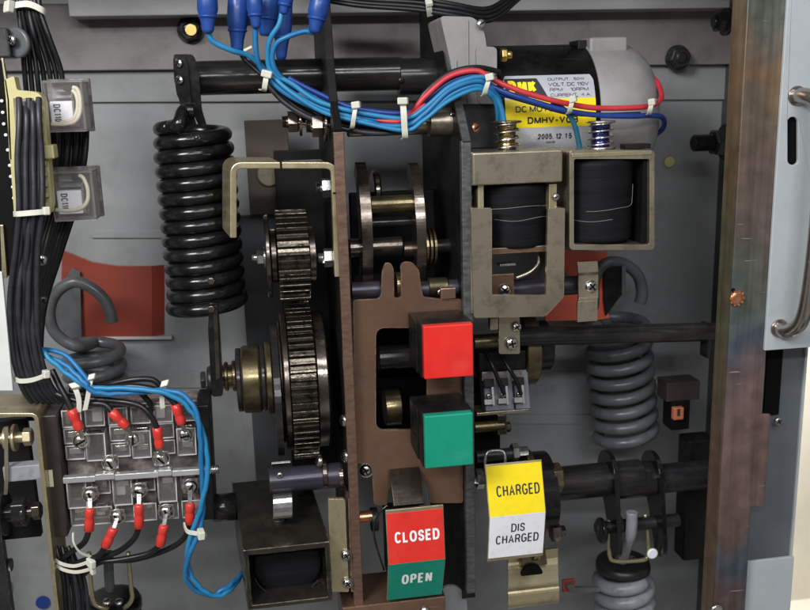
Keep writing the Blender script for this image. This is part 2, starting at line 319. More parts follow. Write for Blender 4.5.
    def build(s, name, mt, parent=None, bevel=0., label=None, cat=None, group=None, kind=None, origin=None, seg=2, fix=True):
        mats = mt if isinstance(mt, (list,tuple)) else [mt]
        if parent is not None: org = ORG[parent.name]
        elif origin is not None: org = Vector(origin)
        else:
            mn = [min(q[i] for q in s.v) for i in range(3)]; mx = [max(q[i] for q in s.v) for i in range(3)]
            org = Vector(((mn[0]+mx[0])/2, (mn[1]+mx[1])/2, mn[2]))
        me = bpy.data.meshes.new(name)
        me.from_pydata([tuple((q-org)*S) for q in s.v], [], s.f)
        me.polygons.foreach_set('use_smooth', s.sm); me.polygons.foreach_set('material_index', s.mi)
        if fix:
            bm = bmesh.new(); bm.from_mesh(me); bmesh.ops.recalc_face_normals(bm, faces=bm.faces); bm.to_mesh(me); bm.free()
        for q in mats: me.materials.append(W[q])
        o = bpy.data.objects.new(name, me); COL.objects.link(o)
        ORG[o.name] = org
        if parent is not None: o.parent = parent
        else: o.location = org*S
        if bevel:
            b = o.modifiers.new('Bevel', 'BEVEL'); b.width = bevel*S; b.segments = seg; b.limit_method = 'ANGLE'; b.angle_limit = radians(40)
        tag(o, label, cat, group, kind)
        return o
def tag(o, label=None, cat=None, group=None, kind=None):
    if label: o['label'] = label
    if cat: o['category'] = cat
    if group: o['group'] = group
    if kind: o['kind'] = kind
def thing(name, label, cat, base, group=None):
    o = bpy.data.objects.new(name, None); COL.objects.link(o); o.empty_display_size = .01
    base = Vector(base); o.location = base*S; ORG[o.name] = base; tag(o, label, cat, group); return o
def spline(pts, n):
    out = []; N = len(pts)
    for i in range(N-1):
        p0, p1, p2, p3 = pts[max(i-1,0)], pts[i], pts[i+1], pts[min(i+2,N-1)]
        for k in range(n):
            t = k/n; out.append(.5*((2*p1)+(p2-p0)*t+(2*p0-5*p1+4*p2-p3)*t*t+(3*p1-p0-3*p2+p3)*t**3))
    out.append(pts[-1]); return out
def xline(x0, x1, py, Y):
    mid = P((x0+x1)/2, py, Y)
    return Vector((P(x0,py,Y).x, Y, mid.z)), Vector((P(x1,py,Y).x, Y, mid.z))
def rr(x0, y0, x1, y1, r, n=4):
    out = []
    for cx, cy, a in ((x1-r,y0+r,-90),(x1-r,y1-r,0),(x0+r,y1-r,90),(x0+r,y0+r,180)):
        for i in range(n+1):
            t = radians(a+90*i/n); out.append((cx+r*cos(t), cy+r*sin(t)))
    return out
def fillet(pts, rads, n=4):
    out = []; N = len(pts)
    for i in range(N):
        r = rads[i] if isinstance(rads, (list,tuple)) else rads
        p, a, b = Vector(pts[i]), Vector(pts[i-1]), Vector(pts[(i+1)%N])
        if r <= 0: out.append(tuple(p)); continue
        da, db = (a-p), (b-p); r_ = min(r, da.length*.45, db.length*.45)
        q0, q1 = p+da.normalized()*r_, p+db.normalized()*r_
        for k in range(n+1):
            t = k/n; out.append(tuple(q0*(1-t)**2+p*2*t*(1-t)+q1*t*t))
    return out
def hexa(mb, p, d, r, h, washer=0, shank=0, a0=0.3):
    p = Vector(p); d = Vector(d).normalized(); t = 0
    if washer: mb.ring(p, d, .1, washer, 2.0, 28); t = 2.0
    mb.lathe(p+d*t, d, [(0,r),(h*.85,r),(h,r*.86)], 6, False, True, a0)
    if shank: mb.cyl(p+d*(t+h), p+d*(t+h+shank), r*.5, 16)
    return mb
def panhead(mb, p, d, r, h=None, rot=.5, kind='cross', wash=0):
    """plated pan-head screw with a recessed-looking cross (material slot 1)"""
    p = Vector(p); d = Vector(d).normalized(); h = h or r*.6; u, v, w = frame(d)
    mb.m = 0
    if wash: mb.ring(p, d, .1, wash, 1.0, 24); p = p+d*1.0
    mb.lathe(p, d, [(0,r),(h*.35,r),(h*.7,r*.85),(h*.92,r*.55),(h,r*.2)], 20)
    mb.m = 1
    for k in range(2 if kind == 'cross' else 1):
        a = rot+k*pi/2; e = u*cos(a)+v*sin(a); g = w.cross(e)
        mb.obox(p+d*(h*.84), e, g, d, r*.62, r*.13, h*.22)
    mb.m = 0
    return mb
def _arc(cx, cy, rx, ry, a0, a1, n=14, e=2.35):
    out = []
    for i in range(n+1):
        a = radians(a0+(a1-a0)*i/n); c, s_ = cos(a), sin(a)
        out.append((cx+rx*math.copysign(abs(c)**(2/e), c), cy+ry*math.copysign(abs(s_)**(2/e), s_)))
    return out
def _sp(pts, n=5): return [(q.x, q.y) for q in spline([Vector((a, b, 0)) for a, b in pts], n)]
_bowl = lambda y0, y1, r=1.0: [(0,y1),(.5,y1)]+_arc(.5,(y0+y1)/2,r-.5,(y1-y0)/2,90,-90,10)[1:]+[(0,y0)]
GL = {
 'A': (.76,[[(0,0),(.5,1),(1,0)],[(.17,.33),(.83,.33)]]), 'B': (.66,[_bowl(.52,1,.92)+[],_bowl(0,.52),[(0,0),(0,1)]]),
 'C': (.70,[_arc(.5,.5,.5,.5,38,322,24)]), 'D': (.70,[[(0,0),(0,1),(.42,1)]+_arc(.42,.5,.58,.5,90,-90,16)[1:]+[(0,0)]]),
 'E': (.60,[[(1,1),(0,1),(0,0),(1,0)],[(0,.52),(.92,.52)]]), 'F': (.56,[[(1,1),(0,1),(0,0)],[(0,.5),(.88,.5)]]),
 'G': (.74,[_arc(.5,.5,.5,.5,40,310,24)+[(1,.14),(1,.46),(.55,.46)]]), 'H': (.68,[[(0,0),(0,1)],[(1,0),(1,1)],[(0,.52),(1,.52)]]),
 'I': (.0,[[(0,0),(0,1)]]), 'K': (.70,[[(0,0),(0,1)],[(1,1),(.05,.38)],[(.36,.6),(1,0)]]), 'L': (.56,[[(0,1),(0,0),(1,0)]]),
 'M': (.84,[[(0,0),(0,1)],[(0,1),(.5,0)],[(.5,0),(1,1)],[(1,1),(1,0)]]), 'N': (.68,[[(0,0),(0,1)],[(0,1),(1,0)],[(1,0),(1,1)]]), 'O': (.76,[_arc(.5,.5,.5,.5,0,360,32)]),
 'P': (.64,[_bowl(.46,1),[(0,0),(0,1)]]), 'R': (.68,[_bowl(.48,1),[(0,0),(0,1)],[(.5,.48),(.86,.34),(.92,.1),(1,0)]]),
 'S': (.64,[_sp([(.95,.74),(.82,.93),(.5,1),(.2,.93),(.05,.74),(.2,.58),(.5,.51),(.82,.42),(.97,.24),(.82,.07),(.5,0),(.17,.07),(.03,.27)])]),
 'T': (.62,[[(0,1),(1,1)],[(.5,1),(.5,0)]]), 'U': (.66,[[(0,1),(0,.35)]+_arc(.5,.35,.5,.35,180,360,14)+[(1,1)]]), 'V': (.72,[[(0,1),(.5,0),(1,1)]]),
 'W': (1.0,[[(0,1),(.25,0),(.5,1),(.75,0),(1,1)]]), '-': (.34,[[(0,.42),(1,.42)]]), '.': (.0,[[(0,-.06),(0,.06)]]),
 '0': (.52,[_arc(.5,.5,.5,.5,0,360,28)]), '1': (.26,[[(0,.78),(1,1),(1,0)]]), '2': (.52,[_sp([(.03,.72),(.2,.95),(.5,1),(.85,.93),(.97,.72),(.8,.48),(.35,.2),(.02,0)])+[(1,0)]]),
 '4': (.56,[[(.74,0),(.74,1),(0,.3),(1,.3)]]), '5': (.52,[[(.92,1),(.14,1),(.06,.54)]+_sp([(.06,.54),(.4,.64),(.8,.58),(1,.34),(.85,.08),(.45,0),(.03,.14)])[1:]]),
}
def put_text(mb, s_, mapf, x0, y0, x1, y1, t=.14, gap=.10):
    """draw the words as strokes of even width inside the rectangle (x0,y0)-(x1,y1) of a 2D chart"""
    H = (mapf((x0+x1)/2,y1)-mapf((x0+x1)/2,y0)).length; Wd = (mapf(x1,(y0+y1)/2)-mapf(x0,(y0+y1)/2)).length; asp = Wd/H
    fixed = 0; flex = 0
    for i, c in enumerate(s_):
        if c == ' ': flex += .3; continue
        fixed += t+(gap if i < len(s_)-1 else 0); flex += GL[c][0]
    k = (asp-fixed)/max(flex,.01)
    lift = 0; x = 0; n_ = (mapf(.5,.5)-mapf(.5,.5))
    for c in s_:
        if c == ' ': x += .3*k; continue
        w, strokes = GL[c]; w *= k
        for st in strokes:
            q = [Vector((x+t/2+a*w, t/2+b*(1-t))) for a, b in st]
            q = [q[i] for i in range(len(q)) if i == 0 or (q[i]-q[i-1]).length > 1e-4]
            closed = len(q) > 3 and (q[0]-q[-1]).length < 1e-3
            vs = []; N = len(q)
            for i in range(N):
                a = q[i-1] if i > 0 else (q[-2] if closed else None); b = q[i+1] if i < N-1 else (q[1] if closed else None)
                if a is None: d = (b-q[i]).normalized(); m_ = Vector((-d.y,d.x)); f = 1
                elif b is None: d = (q[i]-a).normalized(); m_ = Vector((-d.y,d.x)); f = 1
                else:
                    d1 = (q[i]-a).normalized(); d2 = (b-q[i]).normalized(); m_ = Vector((-d1.y-d2.y, d1.x+d2.x))
                    if m_.length < .3: m_ = Vector((-d1.y,d1.x))
                    m_.normalize(); f = 1/max(.42, m_.dot(Vector((-d1.y,d1.x))))
                vs += [q[i]+m_*t/2*f, q[i]-m_*t/2*f]
            pts3 = [mapf(x0+(v.x/asp)*(x1-x0), min(max(y0+v.y*(y1-y0), y0-(y1-y0)*.02), y1+(y1-y0)*.02)) for v in vs]
            e1 = mapf(x0+.01,y0)-mapf(x0,y0); e2 = mapf(x0,y0+.01)-mapf(x0,y0); nn = e1.cross(e2).normalized()
            if nn.y > 0: nn = -nn
            mb.add([v+nn*lift for v in pts3], [(2*i,2*i+1,2*i+3,2*i+2) for i in range(N-1)]); lift += .006
        x += w+t+gap
def helix(top, bot, R, turns, ph=0, n=40, squash=None):
    top, bot = Vector(top), Vector(bot); d = (bot-top).normalized(); u = X_-d*X_.dot(d); u.normalize(); v = d.cross(u)
    N = int(turns*n); out = []
    for i in range(N+1):
        t = i/N; a = ph+2*pi*turns*t
        r = R(t) if callable(R) else R
        out.append(top+(bot-top)*t+(u*cos(a)+v*sin(a))*r)
    return out
def pp(*a): return [P(*q) for q in a]

def scr(parent, p, d, r, h=None, rot=.5, kind='cross', wash=0, mt='chrome', name='screw'):
    mb = MB(); panhead(mb, p, d, r, h, rot, kind, wash); return mb.build(name, [mt, 'dark'], parent)
# ================================================================== SETTING
def zpy(px, py, Y): return P(px, py, Y).z
BW = 280
mb = MB()
def bx(px, py, Y): q = P(px, py, Y); return q
# main back sheet, slightly stepped (three pressed levels)
mb.plate([[(-60,100),(765,96),(750,720),(-60,720)]], BW, 4)
wall = mb.build('back_wall', 'wall', kind='structure', bevel=.8)
mb = MB(); mb.plate([[(-60,59),(760,52),(760,99.5),(-60,103)]], BW-5, 6)
mb.build('wall_band', 'wall', wall, bevel=1)
mb = MB(); mb.plate([[(-60,4),(760,2),(760,64),(-60,72)]], BW-16, 6)
mb.build('wall_band', 'walltop', wall, bevel=1.2)
# cabinet top flange, a folded lip running across
mb = MB(); a, b = xline(68, 730, 5, BW-60)
mb.box((a.x, BW-60, a.z-7), (b.x, BW-57, a.z+60)); mb.box((a.x, BW-60, a.z-8), (b.x, BW-10, a.z-4.5))
mb.build('top_flange', 'flange', wall, bevel=1.2)
# pressed ribs on the lower wall
for (x0,y0,x1,y1) in ((100,372,330,388),(90,232,170,238),(480,415,600,424),(110,500,245,506)):
    mb = MB(); mb.plate([rr(x0,y0,x1,y1,2.5)], BW-3, 4); mb.build('wall_rib', 'wall', wall, bevel=1)
# right inner wall; unseen ceiling and left wall, put in to shade the cabinet depth
xr = P(712, 300, BW).x
mb = MB(); mb.box((xr, 112, P(700,760,0).z), (xr+4, BW+4, P(700,-120,0).z)); mb.build('cabinet_side_wall', 'sidew', kind='structure', bevel=.6)
mb = MB(); mb.box((P(-60,300,BW).x, 55, P(400,-42,BW-60).z), (xr+4, BW+4, P(400,-46,BW-60).z)); mb.build('shade_ceiling', 'sidew', kind='structure')  # unseen ceiling, brought forward to shade the upper back wall
mb = MB(); mb.box((P(-58,300,BW).x-4, 170, P(0,760,0).z), (P(-58,300,BW).x, BW+4, P(0,-120,0).z)); mb.build('shade_left_wall', 'sidew', kind='structure')  # unseen wall added for shade, cut back to let the left lamp in
# room beyond the cabinet, right edge
q = P(812,300,900)
mb = MB(); mb.box((q.x-330, 900, -1300), (q.x+700, 905, 700)); mb.build('room_wall', 'cream_room', kind='structure')
mb = MB(); mb.box((q.x-330, 300, -1305), (q.x+700, 900, -1300)); mb.build('floor', 'cream_room', kind='structure')
# fittings on the back wall
def wall_bolt(px, py, Y, r, label, mt='blacks', d=(-.1,-1,.0), group=None):
    p = P(px, py, Y); mb = MB(); k = K(p); hexa(mb, p, d, r*k, r*k*.9, washer=r*1.15*k, a0=.2)
    mb.lathe(p+Vector(d).normalized()*(r*k*.9+1.5), d, [(0,r*.5*k),(r*.25*k,r*.5*k),(r*.3*k,r*.3*k)], 20)
    return mb.build('hex_bolt', mt, bevel=.5, label=label, cat='bolt', group=group)
wall_bolt(677, 58, BW-17, 11, 'black hex bolt on the dark upper back wall beyond the motor')
wall_bolt(191, 30, BW-17, 12, 'hex nut with pale threaded tip beside the leftmost blue insulator', 'shaft')
mb = MB(); p = P(191,30,BW-34); mb.cyl(p, p-Y_*3, 6*K(p), 20); mb.build('threaded_tip', 'brassf', bpy.data.objects['hex_bolt.001'], bevel=.3)
# side-mounted stud bolts on the right inner wall
def side_stud(px, py, Y, r, L_, label):
    p = P(px, py, Y); k = K(p); mb = MB()
    mb.m=0; mb.lathe(p, -X_, [(0,r*1.5*k),(3,r*1.5*k)], 24); hexa(mb, p-X_*3, -X_, r*1.15*k, r*k*1.1, a0=0)
    mb.cyl(p-X_*(3+r*k), p-X_*(3+r*k+L_), r*.62*k, 18)
    for i in range(int(L_/2.2)): mb.lathe(p-X_*(5+r*k+i*2.2), -X_, [(0,r*.6*k),(.6,r*.7*k),(1.2,r*.6*k)], 18, cap=False)
    return mb.build('stud_bolt', 'black', label=label, cat='bolt', bevel=.3)
side_stud(727, 142, 150, 12, 26, 'black threaded stud with nut on the right inner wall, level with the solenoids')
side_stud(727, 22, 150, 9, 4, 'dark nut high on the right inner wall near the top of the pillar')
side_stud(724, 478, 150, 10, 14, 'dark nut at the right end of the lower shaft')
# light holes in the wall set in as pale discs, and one white plug
def plug(px, py, Y, rx, ry, mt, label, nm='plug', cat='plug'):
    p = P(px,py,Y); k = K(p); mb = MB(); mb.lathe(p, -Y_, [(0,rx*k),(2.2,rx*k),(3,rx*.8*k)], 28)
    return mb.build(nm, mt, label=label, cat=cat)
plug(669,162, BW-1, 5.5, 7, 'ylconn', 'light hole set in as a dull pale disc on the back wall right of the solenoid frames')
plug(660,383, BW-1, 5.8, 7, 'ylconn', 'light hole set in as a pale yellow disc on the back wall right of the grey spring')
plug(652,553, 88, 5.5, 5.5, 'white', 'bright white round plug right of the wire clip on the lower spring')

# red sheet seen in the two wall openings
def red_panel(px, Y, label, mt='red_sheet'):
    mb = MB(); mb.plate([px], Y, 3); o = mb.build('red_sheet_plate', mt, label=label, cat='sheet', bevel=.5, group='red sheets behind the mechanism'); return o
r1 = red_panel([(62,250),(92,262),(118,266),(152,266),(152,337),(60,337)], BW-8, 'red sheet metal panel behind the left grey hook spring')
mb = MB(); a0, a1 = P(152,266,BW-8), P(152,337,BW-8); b0, b1 = P(176,266,BW-8), P(176,337,BW-8)
mb.add([a0,b0+Y_*16,b1+Y_*16,a1, a0+Y_*2,b0+Y_*18,b1+Y_*18,a1+Y_*2],[(0,1,2,3),(7,6,5,4),(0,4,5,1),(3,2,6,7),(1,5,6,2)])
mb.build('folded_edge', 'red_sheet', r1)
mb = MB(); mb.plate([[(60,337.3),(172,336.6),(172,339.5),(60,340)]], BW-10, 10); mb.build('lower_lip', 'flange', r1, bevel=.4)
red_panel([(560,250),(608,252),(606,262),(604,300),(610,318),(597,320),(545,321),(545,300),(560,292),(568,285),(570,276),(560,268)], BW-90, 'red plate with wavy outline behind the small bracket on the right', 'red_lifted')
# dark angled gusset next to the left hook
mb = MB(); mb.plate([[(53,300),(72,268),(80,272),(82,340),(56,342)]], BW-14, 4); mb.build('gusset_plate', 'greyspring', label='dark grey triangular gusset inside the left grey hook', cat='plate', bevel=.6)
mb = MB(); mb.plate([[(604,266),(622,262),(624,292),(606,316),(604,300)]], BW-96, 4); g2 = mb.build('gusset_plate', 'bplast', label='black angled gusset inside the right grey hook', cat='plate', bevel=.6)
mb = MB(); mb.plate([[(622,266),(626,266),(626,292),(622,294)]], BW-104, 10); mb.build('edge_flange', 'greyspring', g2, bevel=.6)

# ================================================================== SPRINGS
def coil(name, label, top, bot, Y, Rp, rp, turns, mt, ph=0, group=None, taper=None):
    t = thing(name, label, 'spring', P((top[0]+bot[0])/2, bot[1], Y), group)
    A, B = P(*top, Y), P(*bot, Y); k = K((A+B)/2)
    R = (lambda q: taper(q)*k) if taper else Rp*k
    pts = helix(A, B, R, turns, ph, 36)
    mb = MB(); mb.tube(pts, rp*k, 14, raw=True); mb.build('coil', mt, t)
    return t, k, pts
bs, k, pts = coil('charging_spring', 'big black closing spring with thick glossy coils on the left', (192,126), (208,306), 110, 35, 6.9, 13.2, 'black', ph=2.2,
        taper=lambda q: 30.5+2.5*min(1,q*6)+2.5*max(0,q-.9)*10)
# top hook of the spring
mb = MB(); mb.tube([pts[0], pts[0]+(pts[0]-pts[3])*.9+Z_*2, P(184,112,84), P(194,111,86)], 7*k, 14)
mb.build('end_hook', 'black', bs)
# link plates from shaft to spring
lk = thing('spring_link', 'black double link plate joining the upper shaft to the black spring', 'link', P(186,120,90))
for dx, Yd in ((-6,92),(4,96)):
    mb = MB(); L_ = fillet([(179+dx,56),(189+dx,54),(194+dx,66),(198+dx,110),(203+dx,126),(196+dx,128),(188+dx,112),(180+dx,80)], 4)
    mb.plate([L_], Yd, 4); mb.build('link_plate', 'black', lk, bevel=.8)
for px, py in ((179,63),(180,80)): scr(lk, P(px,py,91), (-.7,-1,.1), 4.6, rot=.9)
scr(lk, P(198,138,66), (-.1,-1,.2), 3.8, rot=.4, mt='shaft')
# lower eye rod
rod = thing('threaded_link_rod', 'flat dark steel link rod hanging from the black spring to the hub', 'rod', P(212,395,80))
mb = MB(); mb.plate([fillet([(209,303),(218,303),(220,330),(223,384),(223,396),(212,397),(211,384),(208,330)],3)], 66, 7); mb.build('bar', 'black', rod, bevel=.8)
mb = MB(); mb.plate([[(213,306),(217,306),(220,378),(216,380)]], 64.6, 1.2); mb.build('glint_strip', 'oilsteel', rod, bevel=.2)  # pale strip stands in for the glints down the bar
for py_, Y_n in ((281,66),(309,62)):
    mb = MB(); hexa(mb, P(212,py_,Y_n), (-.2,-1,.1), 4.2, 4, a0=.1); mb.build('nut', 'oilsteel', rod, bevel=.3)

# grey hook springs
gs, k, pts = coil('hook_spring', 'grey hooked tension spring on the left, half hidden by the terminal block', (93,346), (104,470), 215, 25.5, 5.6, 8.6, 'greyspring', ph=3.6, group=None)
mb = MB(); mb.tube(pp((112,322,200),(110,312,200),(104,299,200),(90,287,200),(74,282,200),(58,291,202),(50,308,204),(52,327,206),(63,340,208),(80,347,212))+[pts[6]], 5.6*k, 14, 8)
mb.build('end_hook', 'greyspring', gs)
gs, k, pts = coil('hook_spring', 'grey hooked tension spring on the right below the small solenoid bracket', (616,319), (626,436), 205, 28, 5.7, 8.2, 'greyspring', ph=2.6)
mb = MB(); mb.tube(pp((640,303,190),(642,292,190),(638,276,190),(626,265,190),(611,262,190),(600,268,190),(594,282,190),(594,300,195),(598,314,200),(606,322,206))+[pts[8]], 5.7*k, 14, 8)
mb.build('end_hook', 'greyspring', gs)
ws, k, pts = coil('opening_spring', 'pale grey spring hanging under the black cap at bottom right', (623,574), (628,668), 150, 24, 6.6, 7, 'whitespring', ph=1.0)
mb = MB(); A = P(623,560,150); mb.lathe(A, -Z_, [(0,12*k),(0,23*k),(1.5,25.5*k),(7,26.5*k),(11,26.5*k),(12,25*k)], 40); mb.build('cap', 'blacks', ws)
mb = MB(); mb.tube(pp((622,560,124),(626,548,108),(631,532,88),(632,512,88)), 5.2*k, 14, 8); mb.build('end_hook', 'whitespring', ws)
for px in (619,633): scr(ws, P(px,559,120), (0,-.5,1), 4.6, rot=.3, kind='slot', mt='steel')
cl = MB(); cl.tube(pp((609,520,106),(609,540,104),(610,556,104),(616,561,103),(642,560,103),(648,554,104),(648,536,104),(645,514,106)), 2.0*k, 10, 6)
cl.build('wire_clip', 'zinc', label='thin U-shaped wire clip around the hook of the pale spring', cat='clip')
# lower left spring (mostly hidden) with its clip
bs2 = thing('opening_spring', 'black coil spring top just visible under the terminal block', 'spring', P(112,640,130))
mb = MB(); A = P(112,596,130); mb.lathe(A, -Z_, [(0,12),(0,24),(2,30),(9,33),(16,33),(18,30)], 40); mb.build('cap', 'black', bs2)
mb = MB(); mb.tube(helix(P(112,604,130), P(114,660,130), 28, 4, .5), 6, 12, raw=True); mb.build('coil', 'black', bs2)
mb = MB(); mb.tube(pp((108,552,112),(109,575,112),(110,590,116)), 5.6, 12); mb.build('end_hook', 'greyspring', bs2)
for px in (107,119): scr(bs2, P(px,602,112), (0,-.6,1), 5, rot=.3, kind='slot', mt='steel')
mb = MB(); mb.tube(pp((89,552,108),(91,585,106),(95,603,104),(104,608,104),(118,610,110),(127,606,104),(132,598,104),(131,585,106),(128,552,108)), 2.6, 10, 6)
mb.build('wire_clip', 'zinc', label='brass-coloured U-shaped clip under the terminal block', cat='clip')

# ================================================================== UPPER SHAFT, PLATES
sh = thing('upper_shaft', 'thick black round shaft crossing behind the blue wires at the top', 'shaft', P(320,94,130))
MB().xcyl(192, 402, 76, 135, 16.5).build('bar', 'shaft', sh)
MB().xcyl(398, 470, 76, 135, 18).build('collar', 'shaft', sh)
MB().xcyl(176, 193, 76, 135, 21).build('end_cap', 'black', sh)
scr(sh, P(401,80,114), (0,-1,.1), 3, mt='shaft', name='grub_screw')
# side plates: cut in the y-z plane
def side_plate(name, label, px, prof, th, mt_face, mt_edge, group=None):
    """prof: list of (py, Y) silhouette points at image column px"""
    x0 = P(px, 350, 0).x
    t = thing(name, label, 'plate', (x0, 100, min(P(px,py,Y).z for py,Y in prof)), group)
    L_ = [(Y, P(px+(py-350)*.05,py,Y).z) for py, Y in prof]
    mb = MB(); mb.prism([L_], (x0+.6,0,0), Y_, Z_, X_, th-1.2); mb.build('web', mt_face, t, bevel=.5)
    return t, x0
lp, xl = side_plate('side_plate', 'left upright brown side plate of the mechanism, seen on edge', 343, [(-40,95),(60,62),(105,40),(135,1),(600,1),(618,1),(618,215),(-40,215)], 10, 'darkplate', 'brownedge')
zt, zb = P(338,132,0).z, P(352,640,0).z
mb = MB(); mb.box((xl, 0, zb), (xl+10, 9, zt)); mb.build('front_edge', 'brownedge', lp, bevel=.9)
mb = MB(); e = [(Y, P(336+(py-130)*.05,py,Y).z) for py, Y in ((132,0),(103,38),(60,60),(-40,93))]
vs = [(xl+1, y, z) for y, z in e]; mb.strip([Vector(q) for q in vs], X_, 7, 5); mb.build('upper_edge', 'darkplate', lp)
rp_, xr2 = side_plate('side_plate', 'right upright dark steel side plate with rough grey front edge', 464, [(-40,130),(10,120),(60,75),(110,30),(143,1),(597,1),(597,215),(-40,215)], 10, 'darkplate', 'steeledge')
zt2, zb2 = P(460,141,0).z, P(468,594,0).z
mb = MB(); mb.box((xr2, 0, zb2), (xr2+10, 9, zt2)); mb.build('front_edge', 'steeledge', rp_, bevel=1.0)
e = [(Y, P(458,py,Y).z) for py, Y in ((143,0),(110,29),(60,74),(10,119),(-40,128))]
mb = MB(); mb.strip([Vector((xr2+1,y,z)) for y,z in e], X_, 8, 5); mb.build('upper_edge', 'steeledge', rp_)
for px, py in ((337,421),(338,457)): scr(lp, Vector((xl, 14, P(px,py,14).z)), (-1,-.5,.1), 6.2, wash=7)

# brown cut-out front plate
fp = thing('front_plate', 'bronze brown front plate with a rounded window between the side plates', 'plate', P(405,510,12))
outer = fillet([(353,300),(378,299),(381,296),(382,272),(385,263),(391,263),(394,270),(394,298),(401,298),(401,272),(400,266),(404,262),(412,262),(419,270),(421,286),(423,297),(440,299),(462,299),(463,503),(430,503),(429,489),(424,482),(393,482),(388,490),(387,505),(374,505),(372,470),(369,464),(355,463)], 3, 3)
hole = rr(376,328,427,430,8,5)
mb = MB(); mb.plate([outer, hole[::-1]], 12, 4); mb.build('sheet', 'brown', fp, bevel=.8)
scr(fp, P(366,470,20), (-.2,-1,.1), 6.5, wash=8)
mb = MB(); mb.pbox(441,288,456,299,8,14); mb.build('tab', 'brown', fp, bevel=1)
# drum seen through the window
wd = thing('latch_roller', 'yellow-greased steel roller seen through the window of the front plate', 'roller', P(393,415,60))
MB().xcyl(384,400,407,60,18).build('roller', 'oily', wd)
MB().xcyl(378,415,357,62,12).build('pin', 'shaft', wd)
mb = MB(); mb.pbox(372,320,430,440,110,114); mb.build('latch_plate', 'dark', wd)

# ================================================================== GEARS
def gear_loop(R, n, depth, steps=1):
    out = []
    for i in range(n):
        a = 2*pi*i/n; w = 2*pi/n
        for t, r in ((-.28,R-depth),(-.15,R-.3),(-.10,R),(.10,R),(.15,R-.3),(.28,R-depth)):
            out.append(((r)*cos(a+w*t), (r)*sin(a+w*t)))
    return out
def spur(parent, px0, px1, py, Y, R, n, mt, nm='toothed_rim', depth=5.2):
    a, b = xline(px0, px1, py, Y)
    # place ends at the front of the wheel: columns were measured on the visible teeth
    x0, x1 = P(px0, py, Y-R).x, P(px1, py, Y-R).x; z = P((px0+px1)/2, py, Y).z
    mb = MB(); mb.prism([gear_loop(R, n, depth)], (x0, Y, z), Y_, Z_, X_, x1-x0); mb.build(nm, mt, parent, bevel=.35, seg=1)
    return x0, x1, Vector(((x0+x1)/2, Y, z))
def xdisc(mb, x0, x1, c, R, ch=1.2, seg=64):
    mb.lathe((x0,c.y,c.z), X_, [(0,R-ch),(ch,R),(ch+.01,R),(x1-x0-ch,R),(x1-x0-ch+.01,R),(x1-x0,R-ch)], seg); return mb
ug = thing('spur_gear', 'upper greasy spur gear with horizontal teeth beside the brass coloured bracket', 'gear', P(294,300,60), 'meshing spur gears')
x0, x1, c = spur(ug, 278, 310, 255, 66, 47.5, 34, 'gear')
xdisc(MB(), x0-12, x0-7, c, 43).build('side_disc', 'oilsteel', ug)
xdisc(MB(), x0-7, x0-.3, c, 28).build('spacer', 'oilsteel', ug)
xdisc(MB(), x1+.3, x1+8, c, 30).build('hub', 'oilsteel', ug)
mb = MB(); hexa(mb, (x0-12, c.y-4, c.z), -X_, 8, 7, washer=11); mb.build('hex_bolt', 'steel', ug, bevel=.4)
MB().lathe((x0-26,c.y-4,c.z), X_, [(0,3.4),(8,3.8)], 16).build('bolt_tip', 'steel', ug)
lg = thing('spur_gear', 'lower large spur gear with fine greasy teeth below the small gear', 'gear', P(305,457,95), 'meshing spur gears')
x0, x1, c = spur(lg, 291, 317, 379, 104, 88, 64, 'gear')
cL = c; XL0, XL1 = x0, x1
xdisc(MB(), x0-7, x0-.3, c, 77).build('side_disc', 'oilsteel', lg)
xdisc(MB(), x1+.3, x1+14, c, 76, 2).build('side_disc', 'oilsteel', lg)
cam_ = thing('cam_disc', 'dark oily cam disc left of the large gear', 'cam', (x0-20, c.y, c.z-60))
ca = [(cos(t)*(64+ (20*max(0,cos(t+2.2)))), sin(t)*(64+(20*max(0,cos(t+2.2))))) for t in [2*pi*i/72 for i in range(72)]]
mb = MB(); mb.prism([ca], (x0-17.5, c.y, c.z), Y_, Z_, X_, 7); mb.build('cam_plate', 'shaft', cam_, bevel=1)
xdisc(MB(), x0-10, x0-7.5, c, 69).build('flange', 'oilsteel', cam_)
hb = thing('hub', 'oily brass coloured crank hub stepping down toward the spring link', 'hub', (x0-60, c.y, c.z-30))
c = Vector((c.x, c.y-8, P(250,379,c.y-8).z))
def hx(px, R_): return P(px, 379, c.y-R_*.85).x
xdisc(MB(), hx(266,36), hx(273,36), c, 40, 1.5).build('collar', 'oily', hb)
xdisc(MB(), hx(261,33), hx(266,33), c, 36, 1.5).build('collar', 'shaft', hb)
xdisc(MB(), hx(241,33), hx(261,33), c, 37, 2.5).build('barrel', 'oily', hb)
xdisc(MB(), hx(236,33), hx(241,33), c, 35, 1).build('lip', 'shaft', hb)
c3 = c+Vector((0,0,5))
xdisc(MB(), hx(219,14), hx(236,14), c3, 12.5, 1).build('pin', 'oily', hb)
xdisc(MB(), hx(232,16), hx(236,16), c3, 17, 1).build('pin_flange', 'oily', hb)
xdisc(MB(), hx(224,16), hx(228,16), c3, 16, 1).build('pin_flange', 'oily', hb)
mb = MB(); mb.lathe((hx(207,14),c3.y-4,c3.z-2), X_, [(0,14),(2,16),(7,16),(8,14)], 32); mb.build('end_washer', 'blacks', hb)
mb = MB(); hexa(mb, (hx(208,14)-3,c3.y-6,c3.z), -X_, 10, 5, a0=.2); mb.build('end_nut', 'shaft', hb, bevel=.4)
mb = MB(); mb.box((hx(209,14)-4,c3.y-10,c3.z-26),(hx(209,14),c3.y-4,c3.z-8)); mb.build('cotter_pin', 'blacks', hb, bevel=.8)
